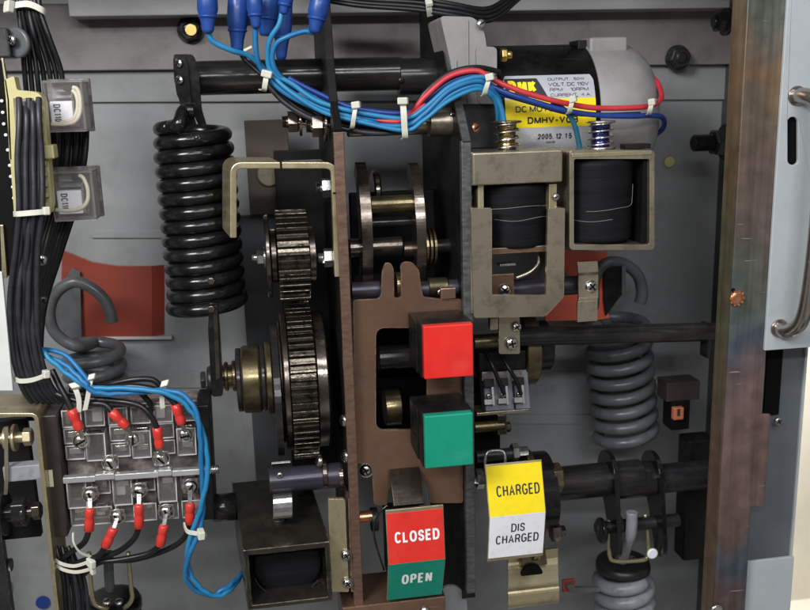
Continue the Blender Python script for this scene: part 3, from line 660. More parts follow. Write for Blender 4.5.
# dark backing mass behind the gears
mb = MB(); mb.pbox(283,150,334,470,185,200); mb.build('rear_bracket', 'darkplate', label='dark flat sheet behind the gear train', cat='bracket', bevel=1)
bb = thing('rear_bracket', 'dull brown upright strip with an oval plate behind the brass coloured bracket', 'bracket', P(265,215,215))
mb = MB(); mb.pbox(247,120,290,214,215,219); mb.build('strip', 'brownpaper', bb, bevel=.8)
mb = MB(); q = P(269,174,214); mb.lathe(q, -Y_, [(0,15),(2,15),(3,13)], 30); mb.build('oval_plate', 'zincdark', bb)
mb = MB(); mb.pbox(247,214,292,480,225,229); mb.build('rear_bracket', 'sidew', label='dark grey strip of casing behind the hub', cat='bracket', bevel=.8)

# ---- U-shaped strap bracket
ub = thing('strap_bracket', 'yellow zinc U-shaped strap bracket over the small gear', 'bracket', P(285,277,10))
pth = fillet([(233.5,238),(233.5,165.5),(334,165.5),(338,277)], [0,9,9,0], 6)[0:]
pth = [pth[i] for i in range(len(pth))]
# fillet closes the loop; drop the duplicates at both ends
L_ = [P(x,y,6) for x,y in pth]
ks = max(i for i in range(len(L_)) if pth[i][0] < 275 and pth[i][1] < 170); sm = P(280.6,165.5,6)
MB().strip(L_[:ks+1]+[sm], Vector((-.16,1,.03)), 58, 6.2).build('strap', 'zinc', ub, bevel=.9)
MB().strip([P(281.6,165.5,6)]+L_[ks+1:], Y_, 12, 6.2).build('strap', 'zinc', ub, bevel=.9)
mb = MB(); mb.box((P(285,170,8).x, 20, P(285,163,8).z-5), (P(326,170,8).x, 60, P(285,163,8).z-1)); mb.build('rear_leaf', 'zincdark', ub, bevel=.8)
mb = MB(); q = P(281,165.5,5.4); mb.box((q.x-.6,q.y-.2,q.z-3.6),(q.x+.6,q.y+1,q.z+3.6)); mb.build('seam', 'dark', ub)
mb = MB(); q = P(336,193,5); mb.box((q.x-3,q.y-.3,q.z-.7),(q.x+3,q.y+.5,q.z+.7)); mb.build('seam', 'dark', ub)

# bolts next to the left side plate
def xbolt(px, py, Y, r, L_, label, mt='steel'):
    p = P(px, py, Y); mb = MB(); k = K(p); r *= k
    mb.cyl(p, p+X_*(L_), r*.55, 18); hexa(mb, p+X_*2, X_, r, r*.95, a0=.15); mb.lathe(p+X_*(2+r), X_, [(0,r*1.3),(2.4,r*1.3)], 26)
    for i in range(5): mb.lathe(p+X_*(-3+i*1.1-1), X_, [(0,r*.5),(.5,r*.58),(1,r*.5)], 16, cap=True)
    return mb.build('hex_bolt', mt, label=label, cat='bolt', bevel=.35)
xbolt(320,188,70,10,18,'shiny hex nut inside the strap bracket, just left of its right leg')
xbolt(322,258,40,9.5,16,'shiny hex nut beside the lower end of the strap bracket')
xbolt(286,122,70,11,40,'left of two hex bolts under the upper shaft','oilsteel')
xbolt(310,126,50,12,36,'right of two hex bolts under the upper shaft','oilsteel')
sp = thing('spacer_bar', 'dull steel round spacer bar running under the sagging wires', 'bar', P(400,133,60))
MB().xcyl(347,456,125,62,10).build('bar', 'zincdark', sp)
MB().xcyl(428,456,122,52,14).build('collar', 'zincdark', sp)
scr(sp, P(452,115,40), (0,-1,0), 3, name='grub_screw')

# ================================================================== CRANK ARMS WITH ROLLER
def arm(pxs, Yc, R, th, name, parent):
    x0 = P(pxs, 240, Yc-R*.8).x
    ctr = Vector((x0, Yc, P(pxs,238,Yc-R).z))
    L_ = []
    for i in range(61):
        a = pi - 1.25 + 2.5*i/60; L_.append((R*cos(a), R*1.25*sin(a)))
    for i in range(61):
        a = pi + 1.25 - 2.5*i/60; L_.append(((R-26)*cos(a)+4, (R*1.25-14)*sin(a)))
    mb = MB(); mb.prism([L_], ctr, Y_, Z_, X_, th); return mb.build(name, 'oilsteel', parent, bevel=1)
ca2 = thing('crank_assembly', 'curved steel crank arms carrying a brass coloured roller behind the front plate', 'lever', P(390,300,60))
arm(361, 100, 62, 11, 'arm', ca2); arm(415, 100, 62, 10, 'arm', ca2)
MB().xcyl(370,414,204,62,8.5).build('roller', 'oily', ca2)
MB().xcyl(360,416,222,80,5).build('tie_rod', 'shaft', ca2)
MB().xcyl(349,402,247,62,9.5).build('pin', 'oilsteel', ca2)
MB().xcyl(403,424,249,62,7.5).build('pin', 'oilsteel', ca2)
MB().xcyl(426,462,246,70,7).build('pin', 'shaft', ca2)
for px in (424,428,432):
    mb = MB(); q = P(px,247,58); mb.ring(q, (1,0,0), 9, 19, 2.2, 36); mb.build('circlip', 'oily', ca2)
cw = MB(); q = P(379,183,110); xdisc(cw, q.x-4, q.x+4, q+Vector((0,30,-12)), 24, 2); cw.build('washer_disc', 'oilsteel', label='small dark rounded disc edge above the brass coloured roller', cat='disc')
q = P(384,190,150); mb = MB(); mb.box((q.x-40,150,q.z-120),(q.x+80,160,q.z-2)); mb.build('rear_block', 'darkplate', label='black block deep behind the crank arms', cat='block', bevel=2)
lsft = thing('trip_shaft', 'short purple black trip shaft behind the tabs of the front plate', 'shaft', P(400,295,30))
MB().xcyl(351,380,290,32,8.5).build('bar', 'shaftp', lsft); MB().xcyl(420,462,288,32,8).build('bar', 'shaftp', lsft)
MB().xcyl(395,401,285,30,13).build('collar', 'oily', lsft)
MB().xcyl(428,447,287,31,9.5).build('collar', 'oily', lsft)
scr(lsft, P(440,292,20), (0,-1,0), 3, name='grub_screw')

# ================================================================== PUSH BUTTONS
def button(label, x0, y0, x1, y1, mt, Y0=-62):
    a = P(x0,(y0+y1)/2,Y0).x; b = P(x1,(y0+y1)/2,Y0).x; zt = P((x0+x1)/2,y0,Y0).z; zb = P((x0+x1)/2,y1,Y0).z
    t = thing('push_button', label, 'button', ((a+b)/2, 10, zb), 'push buttons of the mechanism')
    mb = MB(); mb.box((a,Y0,zb),(b,Y0+9,zt)); mb.build('cap', mt, t, bevel=1.5, seg=4)
    mb = MB(); mb.box((a-1.2,Y0+9.1,zb-1.2),(b+1.2,Y0+30,zt+.2)); hs = mb.build('housing', 'bplast', t, bevel=.8)
    mb = MB(); mb.box((a-2.4,Y0+30.1,zb-2.2),(b+2.4,10,zt-3)); mb.build('housing_base', 'bplast', t, bevel=1)
    mb = MB(); mb.box((a-3.4,Y0+40,zb+16),(a-2.5,Y0+52,zb+20)); mb.build('clip_tab', 'bplast', hs, bevel=.3)
    return t
button('square red push button above the green one', 424,325,473.5,378,'redcap')
button('square green push button below the red one', 425,414.5,473.5,467,'greencap')
# ================================================================== FLAG INDICATORS
def flag(name, label, pxm, xs, pyY, mts, back, words, cat='indicator', ext=None, backing='zinc'):
    """xs: left/right image columns at the fold, pyY: [(py,Y)...] of top, fold, bottom"""
    yf, Yf = pyY[1]; a, b = P(xs[0],yf,Yf).x, P(xs[1],yf,Yf).x
    pts = [(Y, P(pxm,py,Y).z) for py, Y in pyY]
    t = thing(name, label, cat, ((a+b)/2, pts[2][0], pts[2][1]))
    for i, (mt, nm) in enumerate(zip(mts, ('upper_face','lower_face'))):
        (y0,z0),(y1,z1) = pts[i], pts[i+1]
        d = Vector((0,y1-y0,z1-z0)); L_ = d.length; d.normalize(); n = X_.cross(d).normalized()
        if n.y > 0: n = -n
        O = Vector((a,y0,z0))
        mb = MB(); mb.obox(O+X_*(b-a)/2+d*L_/2-n*.4, X_, d, n, (b-a)/2, L_/2-.05, .5); fo = mb.build(nm, mt, t, bevel=.25)
        for (s_, u0,u1,v0,v1, ink, bold) in words[i]:
            mb = MB(); f = lambda u,v: O+X_*(u*(b-a))+d*((1-v)*L_)+n*.35
            put_text(mb, s_, f, u0, v0, u1, v1, bold); mb.build('lettering', ink, fo, fix=False)
    (y0,z0),(y1,z1),(y2,z2) = pts
    u0 = Vector((0,y0-y1,z0-z1)).normalized()
    mb = MB(); mb.strip([Vector((a-.8,y0+2.6,z0))+u0*back[0], Vector((a-.8,y1+2.6,z1)), Vector((a-.8,y2+2.6,z2))+(Vector((0,y2-y1,z2-z1)).normalized()*back[1])], X_, b-a+1.6, 3)
    mb.build('carrier', backing, t, bevel=.3)
    return t, a, b, pts
ft, a, b, pts = flag('position_indicator', 'red CLOSED over green OPEN flag on a bent plate', 416, (389,445), [(511,-28),(562,-34),(597,-12)], ('redlab','greenlab'), (3,0),
     ([('CLOSED',.12,.92,.41,.63,'inkw',.18)], [('OPEN',.24,.79,.42,.69,'inkw',.16)]))
mb = MB(); mb.strip([Vector((P(391,500,0).x, pts[0][0]+10, pts[0][1]+2)), Vector((P(391,500,0).x, 0, pts[0][1]+20)), Vector((P(391,500,0).x, 16, pts[0][1]+29)), Vector((P(391,500,0).x, 40, pts[0][1]+30))], X_, 33, 6, 6)
mb.build('arm', 'oilsteel', ft, bevel=1)
mb = MB(); mb.tube(pp((388,505,0),(378,515,0),(374,535,4),(384,570,6)), 1.1, 8); mb.build('return_wire', 'shaft', ft)
MB().xcyl(354,372,517,30,6).build('pivot_pin', 'copper', ft)
mb = MB(); xdisc(mb, P(372,517,20).x, P(379,517,20).x, P(376,519,34), 13, 1); mb.build('pivot_bush', 'blacks', ft)
mb = MB(); mb.box((a+8, 2, pts[2][1]-6), (b-10, 70, pts[1][1]+20)); mb.build('carrier_block', 'blacks', ft, bevel=2)

fc, a, b, pts = flag('charge_indicator', 'yellow CHARGED over white DIS CHARGED flag on a bent plate', 514, (490,545.5), [(464,-20),(515,-36),(556,-28)], ('yellow','white'), (1.2,4),
     ([('CHARGED',.15,.93,.38,.60,'inkb',.135)], [('DIS',.39,.64,.60,.80,'inkb',.135),('CHARGED',.12,.90,.33,.54,'inkb',.135)]))
ic = thing('indicator_body', 'round dark spring drum and lever carrying the CHARGED flag', 'lever', P(530,580,20))
q = P(531,505,40)
mb = MB()
L_ = [(cos(t)*46*(1 if sin(t)<.2 else 1.0), sin(t)*46) for t in [2*pi*i/60 for i in range(60)]]
mb.prism([L_], (q.x-30, 60, q.z+6), Y_, Z_, X_, 56); mb.build('drum', 'black', ic, bevel=3)
mb = MB(); mb.prism([fillet([(-48,46),(4,60),(50,30),(40,-40),(0,-70),(-38,-60),(-60,-10)],12,5)], (b+3, 50, q.z+4), Y_, Z_, X_, 7); mb.build('cheek_plate', 'oily', ic, bevel=1.2)
mb = MB(); p = P(551,478,40); hexa(mb, p, X_, 17, 12, a0=.2); mb.build('big_nut', 'oily', ic, bevel=.8)
mb = MB(); p = P(551,532,30); hexa(mb, p, X_, 11, 10, a0=.2); mb.cyl(p+X_*10, p+X_*16, 6); mb.build('nut', 'oilsteel', ic, bevel=.6)
mb = MB(); p = P(476,479,30); hexa(mb, p, X_, 11, 9, a0=.2); mb.cyl(p-X_*6, p, 5.5); mb.build('nut', 'steel', ic, bevel=.6)
mb = MB(); mb.tube(pp((485,470,-6),(486,455,-4),(491,451,-2),(502,451,-2),(505,456,-4),(505,466,-6)), 1.6, 10, 5); mb.build('wire_hoop', 'steel', ic)
kb = MB(); kb.xcyl(476,512,455,44,6); kb.build('cross_pin', 'blacks', label='dark cross pin above the yellow flag', cat='pin')
kb = MB(); p = P(512,452,40); hexa(kb, p, X_, 10, 7); kb.cyl(p+X_*7, p+X_*18, 5); kb.build('hex_nut', 'steel', label='hex nut with threaded tip above the right corner of the yellow flag', cat='nut', bevel=.4)
bk = thing('mounting_bracket', 'greenish yellow zinc bracket below the white flag', 'bracket', P(535,605,10))
mb = MB(); mb.strip(pp((508,553,30),(508,566,28),(508,588,8),(508,594,1),(508,604,0),(508,607,4)), X_, 58, 4, 5); mb.build('bent_sheet', 'zinc', bk, bevel=.6)
mb = MB(); mb.prism([[(-16,0),(16,0),(12,26),(-12,26)]], P(534,566,20)+Z_*0, X_, Z_, Y_, 5); mb.build('neck', 'oily', bk, bevel=1)
mb = MB(); mb.lathe(P(531,574,20), -Y_, [(0,13),(3,13),(4,11)], 30); mb.build('hole_rim', 'dark', bk)
mb = MB(); mb.plate([fillet([(566,586),(572,584),(575,588),(600,588),(600,592),(571,593)],1.5)], 72, 5); mb.build('latch_tab', 'greyspring', label='pale hooked sheet tab right of the zinc bracket', cat='tab', bevel=.5)
mb = MB(); mb.pbox(563,580,575,592,76,80); mb.build('red_tab', 'red_sheet', label='small dark red tab behind the pale hooked tab', cat='tab', bevel=.5)
# ================================================================== SOLENOIDS
def coilbody(px0, px1, py0, py1, Y, R, parent):
    top = P((px0+px1)/2, py0, Y-R); bot = P((px0+px1)/2, py1, Y-R); r = (P(px1,py0,Y-R*.5)-P(px0,py0,Y-R*.5)).length/2
    mb = MB(); h = top.z-bot.z; prof = []
    n = 26
    for i in range(n+1):
        t = i/n; prof.append((h*t, r*(1-.012*(random.random()))-(.0 if 0<i<n else 2)))
    mb.lathe((top.x, Y, bot.z), Z_, prof, 48); o = mb.build('coil', 'tape', parent)
    return o, top.x, r, bot.z, top.z
def thread(parent, cx, Y, r, pts):
    L_ = []
    for a, z in pts: L_.append(Vector((cx+sin(a)*(r+.8), Y-cos(a)*(r+.8), z)))
    mb = MB(); mb.tube(L_, .27, 6, 8); mb.build('loose_thread', 'grime', parent)
def spool(label, px, py0, py1, Y, rp, mt):
    t = thing('plunger_spring', label, 'spring', P(px,py1,Y)); k = K(P(px,py1,Y)); r = rp*k
    T, B = P(px,py0,Y), P(px,py1,Y); T = Vector((B.x,B.y,T.z)); h = T.z-B.z
    mb = MB(); mb.lathe(B, Z_, [(0,r*.74),(h*.33,r*.74),(h*.34,r*.70),(h*.66,r*.70),(h*.67,r*.76),(h,r*.76)], 36); mb.build('plunger', mt, t)
    mb = MB(); mb.lathe(T-Z_*2, Z_, [(0,r*1.1),(.6,r*1.18),(2,r*1.18),(2.4,r)], 36); mb.build('top_washer', 'steel' if mt=='spoolb' else 'oily', t)
    mb = MB(); mb.lathe(B, Z_, [(0,r*1.15),(1,r*1.25),(2.4,r*1.2)], 36); mb.build('bottom_washer', 'steel', t)
    mb = MB(); mb.tube(helix(T-Z_*2, B+Z_*2, r*.98, 3.6, 1.0, 30), .95, 8, raw=True); mb.build('coil', 'chrome', t)
    return t
# left solenoid
s1 = thing('solenoid', 'left solenoid in a stepped zinc yoke with chamfered lower corner', 'solenoid', P(519,317,30), 'solenoids')
mb = MB(); mb.pbox(472.5,151,563,184,-6,-1); mb.build('upper_strap', 'zincdark', s1, bevel=2, seg=3)
a = P(472.5,151,-6); b = P(563,184,-6); zt, zb_ = P(519,151,-6).z, P(519,184,-6).z
for nm, x0_, x1_ in (('side_strap',a.x,a.x+4),('side_strap',b.x-4,b.x)):
    mb = MB(); mb.box((x0_, -1.2, zb_),(x1_, 62, zt)); mb.build(nm, 'zincdark', s1, bevel=.8)
mb = MB(); mb.box((a.x, 2, zt-3),(b.x, 62, zt-.4)); mb.build('top_strap', 'zincdark', s1, bevel=.8)
mb = MB()
L1 = fillet([(471,208),(492,208),(492,295),(546,295),(548,208),(565,208),(564,297),(546,316.5),(474,318)],[1.5,2,1,1,2,1.5,3,3,3],3)
mb.plate([L1], -9, 5); mb.build('front_yoke', 'zincdark', s1, bevel=1.6, seg=3)
a2 = P(471,208,-9); b2 = P(564,208,-9)
mb = MB(); mb.box((a2.x+.4,-3.8,P(473,318,-9).z+3),(a2.x+5,56,P(473,208,-9).z)); mb.build('yoke_cheek', 'zincdark', s1, bevel=.8); mb = MB(); mb.box((b2.x-5,-3.8,P(560,295,-9).z),(b2.x-.4,56,P(560,208,-9).z)); mb.build('yoke_cheek', 'zincdark', s1, bevel=.8)
# ear pieces between strap and yoke
for ea,eb in ((478,484),(549,557)):
    mb = MB(); mb.pbox(ea,184,eb,210,2,40); mb.build('ear', 'zinc', s1, bevel=.8)
scr(s1, P(470,197,10), (-1,-.3,0), 4.5, mt='steel'); scr(s1, P(556,197,-1), (.1,-1,0), 3.6, kind='slot', mt='steel')
o, cx, r, z0, z1 = coilbody(486,556,184,248,36,30,s1)
thread(s1, cx, 36, r, [(-.9,z0+40),(-.4,z0+41.5),(.2,z0+43),(.9,z0+41)]); thread(s1, cx, 36, r, [(-.8,z0+30),(-.2,z0+28.5),(.5,z0+31),(.9,z0+30)])
mb = MB(); mb.pbox(490,247,549,253,4,50); mb.build('cross_plate', 'brown', s1, bevel=.6)
mb = MB(); mb.pbox(500,264,516,266,12,26); mb.build('terminal_tab', 'steel', s1, bevel=.3)
mb = MB(); mb.tube(pp((516,278,20),(530,272,18),(538,264,20),(538,256,24)), 1.8, 8); mb.build('lead_wire', 'zincdark', s1)
pn = thing('armature_pin', 'purple black round pin crossing behind the yoke of the left solenoid', 'pin', P(530,295,30))
MB().xcyl(494,595,287,44,9.5).build('bar', 'shaftp', pn)
mb = MB(); mb.pbox(492,274,514,298,24,27); mb.build('clamp_tab', 'brown', pn, bevel=.6)
scr(pn, P(504.5,290,24), (-.15,-1,.1), 7, rot=.8)
spool('gold toned plunger with a fine return spring above the left solenoid', 507, 121, 152, 24, 12.5, 'spoolg')
# right solenoid
s2 = thing('solenoid', 'right solenoid in a plain rectangular open steel frame', 'solenoid', P(612,250,30), 'solenoids')
out = rr(569.5,150,654.5,250,4,4); inn = rr(574,159,649.5,244.5,2,3)
def framebox(parent, out, inn, Y0, dep, mt, bevel=.8):
    mb = MB(); mb.plate([out, inn[::-1]], Y0, dep); return mb.build('frame', mt, parent, bevel=bevel)
framebox(s2, out, inn, -4, 62, 'zincdark', 1.0)
mb = MB(); mb.pbox(572,152,652,156,-5.4,-4.2); mb.build('top_edge', 'zinc', s2, bevel=.4)
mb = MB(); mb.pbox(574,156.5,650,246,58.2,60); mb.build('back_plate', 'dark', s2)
mb = MB(); mb.pbox(626,144,651,149,6,22); mb.build('terminal_block', 'bplast', s2, bevel=.5)
mb = MB(); mb.pbox(642,159.5,649,244,2,56); mb.build('inner_shade', 'dark', s2, bevel=.5)  # dark liner added so the frame's inner wall looks shaded
o, cx, r, z0, z1 = coilbody(574,642,160,243,30,30,s2)
thread(s2, cx, 30, r, [(-1.2,z0+33),(-.4,z0+33.5),(.3,z0+36),(.8,z0+37),(.95,z0+44),(.98,z0+58)]); thread(s2, cx, 30, r, [(-1.1,z0+24),(-.5,z0+23),(.1,z0+25)])
spool('blued plunger with a fine return spring above the right solenoid', 600, 121, 149, 24, 12.5, 'spoolb')
# bottom solenoid
s3 = thing('solenoid', 'bottom solenoid, olive black open box with a dark coil inside', 'solenoid', P(287,603,0), 'solenoids')
a = P(243,545,-20); b = P(330,545,-20); zt, zb_ = P(287,546,-20).z, P(287,606,-20).z
def shell(parent, x0, x1, z0, z1, Y0, Y1, th, mt):
    mb = MB(); mb.prism([[(x0,z0),(x1,z0),(x1,z1),(x0,z1)],[(x0+th,z0+th),(x0+th,z1-th*1.3),(x1-th,z1-th*1.3),(x1-th,z0+th)]], (0,Y0,0), X_, Z_, Vector((-.10,1,.13)), Y1-Y0)
    return mb.build('case', mt, parent, bevel=1.1, seg=3)
shell(s3, a.x, b.x, zb_, zt, -20, 112, 5, 'olive')
mb = MB(); mb.box((a.x-2,88,zb_+20),(b.x-17,91,zt+4)); mb.build('back_plate', 'dark', s3)
mb = MB(); mb.lathe(((a.x+b.x)/2, 4, (zt+zb_)/2-1), Y_, [(0,25),(1,33),(2,35),(70,35)], 44); mb.build('coil', 'tape', s3)
mb = MB(); mb.tube([Vector(((a.x+b.x)/2+sin(t)*36, 0, (zt+zb_)/2-1-cos(t)*34)) for t in [-1.3+2.3*i/14 for i in range(15)]], .8, 6); mb.build('bobbin_edge', 'greyw', s3)
q = P(225,507,60); mb = MB(); mb.lathe((q.x-14,60,q.z), X_, [(0,13),(1.5,15),(26,15)], 36); mb.build('armature', 'shaft', s3)
mb = MB(); mb.cyl(((a.x+b.x)/2-6, 26, zt+4),((a.x+b.x)/2-6,26,zt+9), 7); mb.build('nut', 'blacks', s3)
mb = MB(); mb.lathe((a.x+16,-6,zb_-3), Z_, [(0,5),(3,5)], 16); mb.build('foot', 'steel', s3)
# lever above it
tl = thing('trip_lever', 'short purple black shaft with a bright tab resting on the bottom solenoid', 'lever', P(305,500,20))
MB().xcyl(269,341,478,26,12.5).build('bar', 'shaftp', tl)
scr(tl, P(280,475,13.2), (0,-1,.1), 3.2, mt='steel', name='rivet')
mb = MB(); mb.strip(pp((271.5,463,34),(271.5,468,41),(272,482,42),(272.5,492,26),(273,500,10),(273,516,6),(273,519,12)), X_, 20, 2.6, 4); mb.build('tab', 'steel', tl, bevel=.5)
MB().xcyl(322,327,474,26,14).build('collar', 'oilsteel', tl); MB().xcyl(338,343,476,26,13.5).build('collar', 'oilsteel', tl)
scr(tl, P(320,461,20), (-1,-.3,.3), 5.4, wash=6.5)
# brass bracket
br = thing('edge_bracket', 'narrow yellowish bracket with two screws fixed beside the lower left side plate', 'bracket', P(338,592,0))
mb = MB(); mb.plate([fillet([(328,499),(345,499),(349,592),(331,592)],2,3)], 0, 5); mb.build('leaf', 'zinc', br, bevel=.8)
mb = MB(); mb.plate([[(348,499),(351,499),(354,592),(351,592)]], 2, 40); mb.build('return_leaf', 'brown', br, bevel=.5)
for px,py in ((346,555),(347.5,583)): scr(br, P(px,py,-1), (.1,-1,.1), 5.2, wash=6)
# base plate at the very bottom
mb = MB(); mb.pbox(343,602,446,640,-6,60); bp_ = mb.build('base_plate', 'brown', label='brown base plate edge below the OPEN flag', cat='plate', bevel=1.2)
scr(bp_, P(425,611,-7), (0,-1,.2), 5)
mb = MB(); mb.plate([fillet([(441,640),(440,592),(446,586),(457,586),(466,594),(470,640)],[0,8,6,6,6,0],5)], 30, 4); mb.build('rounded_plate', 'wall', label='grey rounded sheet corner left of the zinc bracket at the bottom edge', cat='plate', bevel=.7)
# small bracket with screw on the right of the left solenoid
hb2 = thing('small_bracket', 'small crimped dark zinc bracket with one cross screw below the right solenoid', 'bracket', P(588,322,10))
MB().strip(pp((577,262,16),(578,272,16),(578,275,24),(578,299,24),(577,302,12),(577,322,12)), X_, 22, 3).build('leaf', 'zincdark', hb2, bevel=.6)
scr(hb2, P(591,286.5,23), (.05,-1,.1), 7.0, rot=.7)
# ================================================================== CROSS TUBE
tb = thing('cross_tube', 'long black round bar running from the mechanism to the pillar', 'bar', P(620,345,60))
A, B = P(500,337,60), P(716,331.5,60); k = K((A+B)/2)
MB().cyl(A, B, 9.6*k, 40).build('bar', 'shaft', tb)
MB().xcyl(473,505,341,58,7.5).build('thin_end', 'oily', tb)
q = P(708,335,52); mb = MB(); mb.box((q.x, 52, q.z-28),(q.x+5, 70, q.z+12)); mb.build('end_flange', 'black', tb, bevel=1)
tbk = thing('joint_bracket', 'small zinc bracket with two cross screws clamping the long bar under the left solenoid', 'bracket', P(505,357,20))
mb = MB(); mb.plate([fillet([(499,316),(519.5,316),(520,354),(499,354)],2,3)], 26, 4); mb.build('leaf', 'zincdark', tbk, bevel=.7)
mb = MB(); mb.pbox(490,318,498,330,22,30); mb.build('ear', 'zincdark', tbk, bevel=.6)
scr(tbk, P(516.5,327,24), (0,-1,.1), 5.2, rot=.6); scr(tbk, P(511.5,343.5,24), (0,-1,.1), 6.8, rot=.2)
# ================================================================== MICROSWITCHES AND DRUM
ms_ = thing('micro_switch', 'stack of grey micro switches with black leads below the long bar', 'switch', P(503,412,60))
for i,(x0_,y0_) in enumerate(((480,371),(494,372),(510,370))):
    A = P(x0_+8, 392, 70)
    mb = MB(); u = Vector((1,0,-.04)); v = Vector((0,-.3,-1)); w = u.cross(v)
    mb.obox(P(x0_+9.5, 391-i, 72), u, v, w, 8.4, 22, 9); mb.build('body', 'greyplast', ms_, bevel=1)
    mb = MB(); mb.obox(P(x0_+8, 402-i, 52), u, v, w, 4.6, 3, 2.5); mb.build('terminal', 'steel', ms_, bevel=.4)
    mb = MB(); mb.obox(P(x0_+9, 383-i, 58), u, v, w, 5.6, 4.5, 1.4); mb.build('cover_rib', 'bplast', ms_, bevel=.4)
    mb = MB(); mb.obox(P(x0_+12.5, 392-i, 56), u, v, w, 1.3, 15, 1.6); mb.build('spring_blade', 'chrome', ms_, bevel=.2)
    scr(ms_, P(x0_+9, 396-i, 54), (0,-1,.2), 3.2, mt='steel')
mb = MB(); mb.pbox(479,352,526,371,66,84); mb.build('upper_case', 'bplast', ms_, bevel=1.2)
for i in range(3):
    mb = MB(); mb.pbox(482+i*15,372,492+i*15,381,61,64); mb.build('plunger_guide', 'clearin', ms_, bevel=.8)
mb = MB(); mb.pbox(477,411,528,414,60,86); mb.build('mount_plate', 'zincdark', ms_, bevel=.5)
def wire(name, label, pts, r, mt, cat='wire', group=None, n=8, seg=12):
    r *= .75; rw = random.Random(len(label)*7+int(pts[0][0])); pts = [pts[0]]+[(x+rw.uniform(-.7,.7), y+rw.uniform(-.7,.7), Y_) for x,y,Y_ in pts[1:-1]]+[pts[-1]]
    mb = MB(); mb.tube(pp(*pts), r, seg, n); return mb.build(name, mt, label=label, cat=cat, group=group)
wire('switch_lead','left black lead on the micro switches',[(486,352,60),(493,366,46),(499,380,46),(504,394,50)],3,'blackw')
wire('switch_lead','right black lead on the micro switches',[(500,352,62),(508,366,48),(516,380,46),(521,394,50)],3,'blackw')
mb = MB(); mb.pbox(476,350,524,376,90,110); mb.build('switch_carrier', 'darkplate', label='dark carrier above the micro switches', cat='bracket', bevel=1)
dr = thing('end_drum', 'brass brown drum end with a black disc right of the micro switches', 'drum', P(540,395,100))
q0 = P(526,350,70); c = Vector((q0.x, 108, P(534,356,70).z)); x1 = P(542,350,70).x; x2 = P(558,350,70).x
xdisc(MB(), q0.x, x1, c, 44, 2).build('drum', 'oily', dr)
xdisc(MB(), x1, x1+6, c, 26, 2).build('spacer', 'shaft', dr)
xdisc(MB(), x1+2, x2, c+Vector((0,0,0)), 30, 2).build('end_disc', 'black', dr)
pl = thing('stub_pin', 'greasy brass coloured stub pin with a square plate under the micro switches', 'pin', P(495,432,60))
MB().xcyl(474,504,426,60,5.5).build('pin', 'oily', pl)
mb = MB(); mb.pbox(498,415,507,435,55,75); mb.build('plate', 'olive', pl, bevel=1)
mb = MB(); p = P(506,427,60); hexa(mb, p, X_, 6, 5); mb.build('nut', 'oilsteel', pl, bevel=.4)
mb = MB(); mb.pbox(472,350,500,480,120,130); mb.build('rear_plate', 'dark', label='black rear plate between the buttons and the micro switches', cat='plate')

# ================================================================== LOWER MAIN SHAFT, LEVERS
ls = thing('main_shaft', 'long black main shaft running right from the CHARGED flag', 'shaft', P(630,497,120))
MB().xcyl(553,640,480,120,17).build('bar', 'shaft', ls)
MB().xcyl(620,712,478,120,14.5).build('bar', 'blacks', ls)
MB().xcyl(612,654,480,120,17.4).build('sleeve', 'shaft', ls)
MB().xcyl(651,658,480,120,19).build('collar', 'shaft', ls)
def lever(label, px, Y, th):
    x0 = P(px, 480, Y-20).x; z = P(px,480,Y-20).z
    L_ = [(26*cos(t)*1.15, 26*sin(t)*1.15) for t in [radians(-20)+i*radians(220)/20 for i in range(21)]]
    L_ += [(-34,-60),(-40,-88)] + [(-52+14*cos(t), -98+14*sin(t)) for t in [radians(160+i*16) for i in range(11)]] + [(-22,-70)]
    L_ = [(29*cos(radians(a)), 29*sin(radians(a))) for a in range(-10,190,12)] + [(-36,-40),(-44,-74)] + [(-30+14*cos(radians(a)), -82+14*sin(radians(a))) for a in range(180,361,15)] + [(2,-44),(20,-20)]
    mb = MB(); mb.prism([L_], (x0, Y, z), Y_, Z_, X_, th); return mb.build('crank_lever', 'black', label=label, cat='lever', bevel=1, group='black crank levers on the main shaft')
lever('left of two black crank levers on the main shaft', 612, 120, 6)
lever('right of two black crank levers on the main shaft', 657, 120, 6)
cp = MB(); cp.xcyl(596,678,524,104,6.5); cp.build('clevis_pin', 'blacks', label='black pin through the levers above the pale spring', cat='pin')
mb = MB(); q = P(606,530,96); xdisc(mb, q.x-9, q.x-3, q, 16, 1.5); mb.build('pin_head', 'black', bpy.data.objects['clevis_pin'])
mb = MB(); q = P(619,524,98); xdisc(mb, q.x-6, q.x+2, q, 13, 1.5); mb.build('spacer_washer', 'shaft', bpy.data.objects['clevis_pin'])
# small black block with orange tag
ob = thing('limit_switch', 'black block with a small orange rocker beside the pillar', 'switch', P(690,430,140))
mb = MB(); mb.pbox(667,382,700,401,140,170); mb.build('body', 'brplast', ob, bevel=1.5)
mb = MB(); mb.pbox(672,401.5,690,430,138,165); mb.build('base', 'dark', ob, bevel=1.5)
mb = MB(); mb.pbox(674,408,684,420,130,138); mb.build('rocker', 'orange', ob, bevel=1.2)
mb = MB(); mb.pbox(677.5,409,680,416,129.3,129.8); mb.build('rocker_mark', 'inkb', ob)
mb = MB(); mb.pbox(686,440,712,560,150,180); mb.build('side_block', 'bplast', label='black housing block low beside the pillar', cat='block', bevel=3)

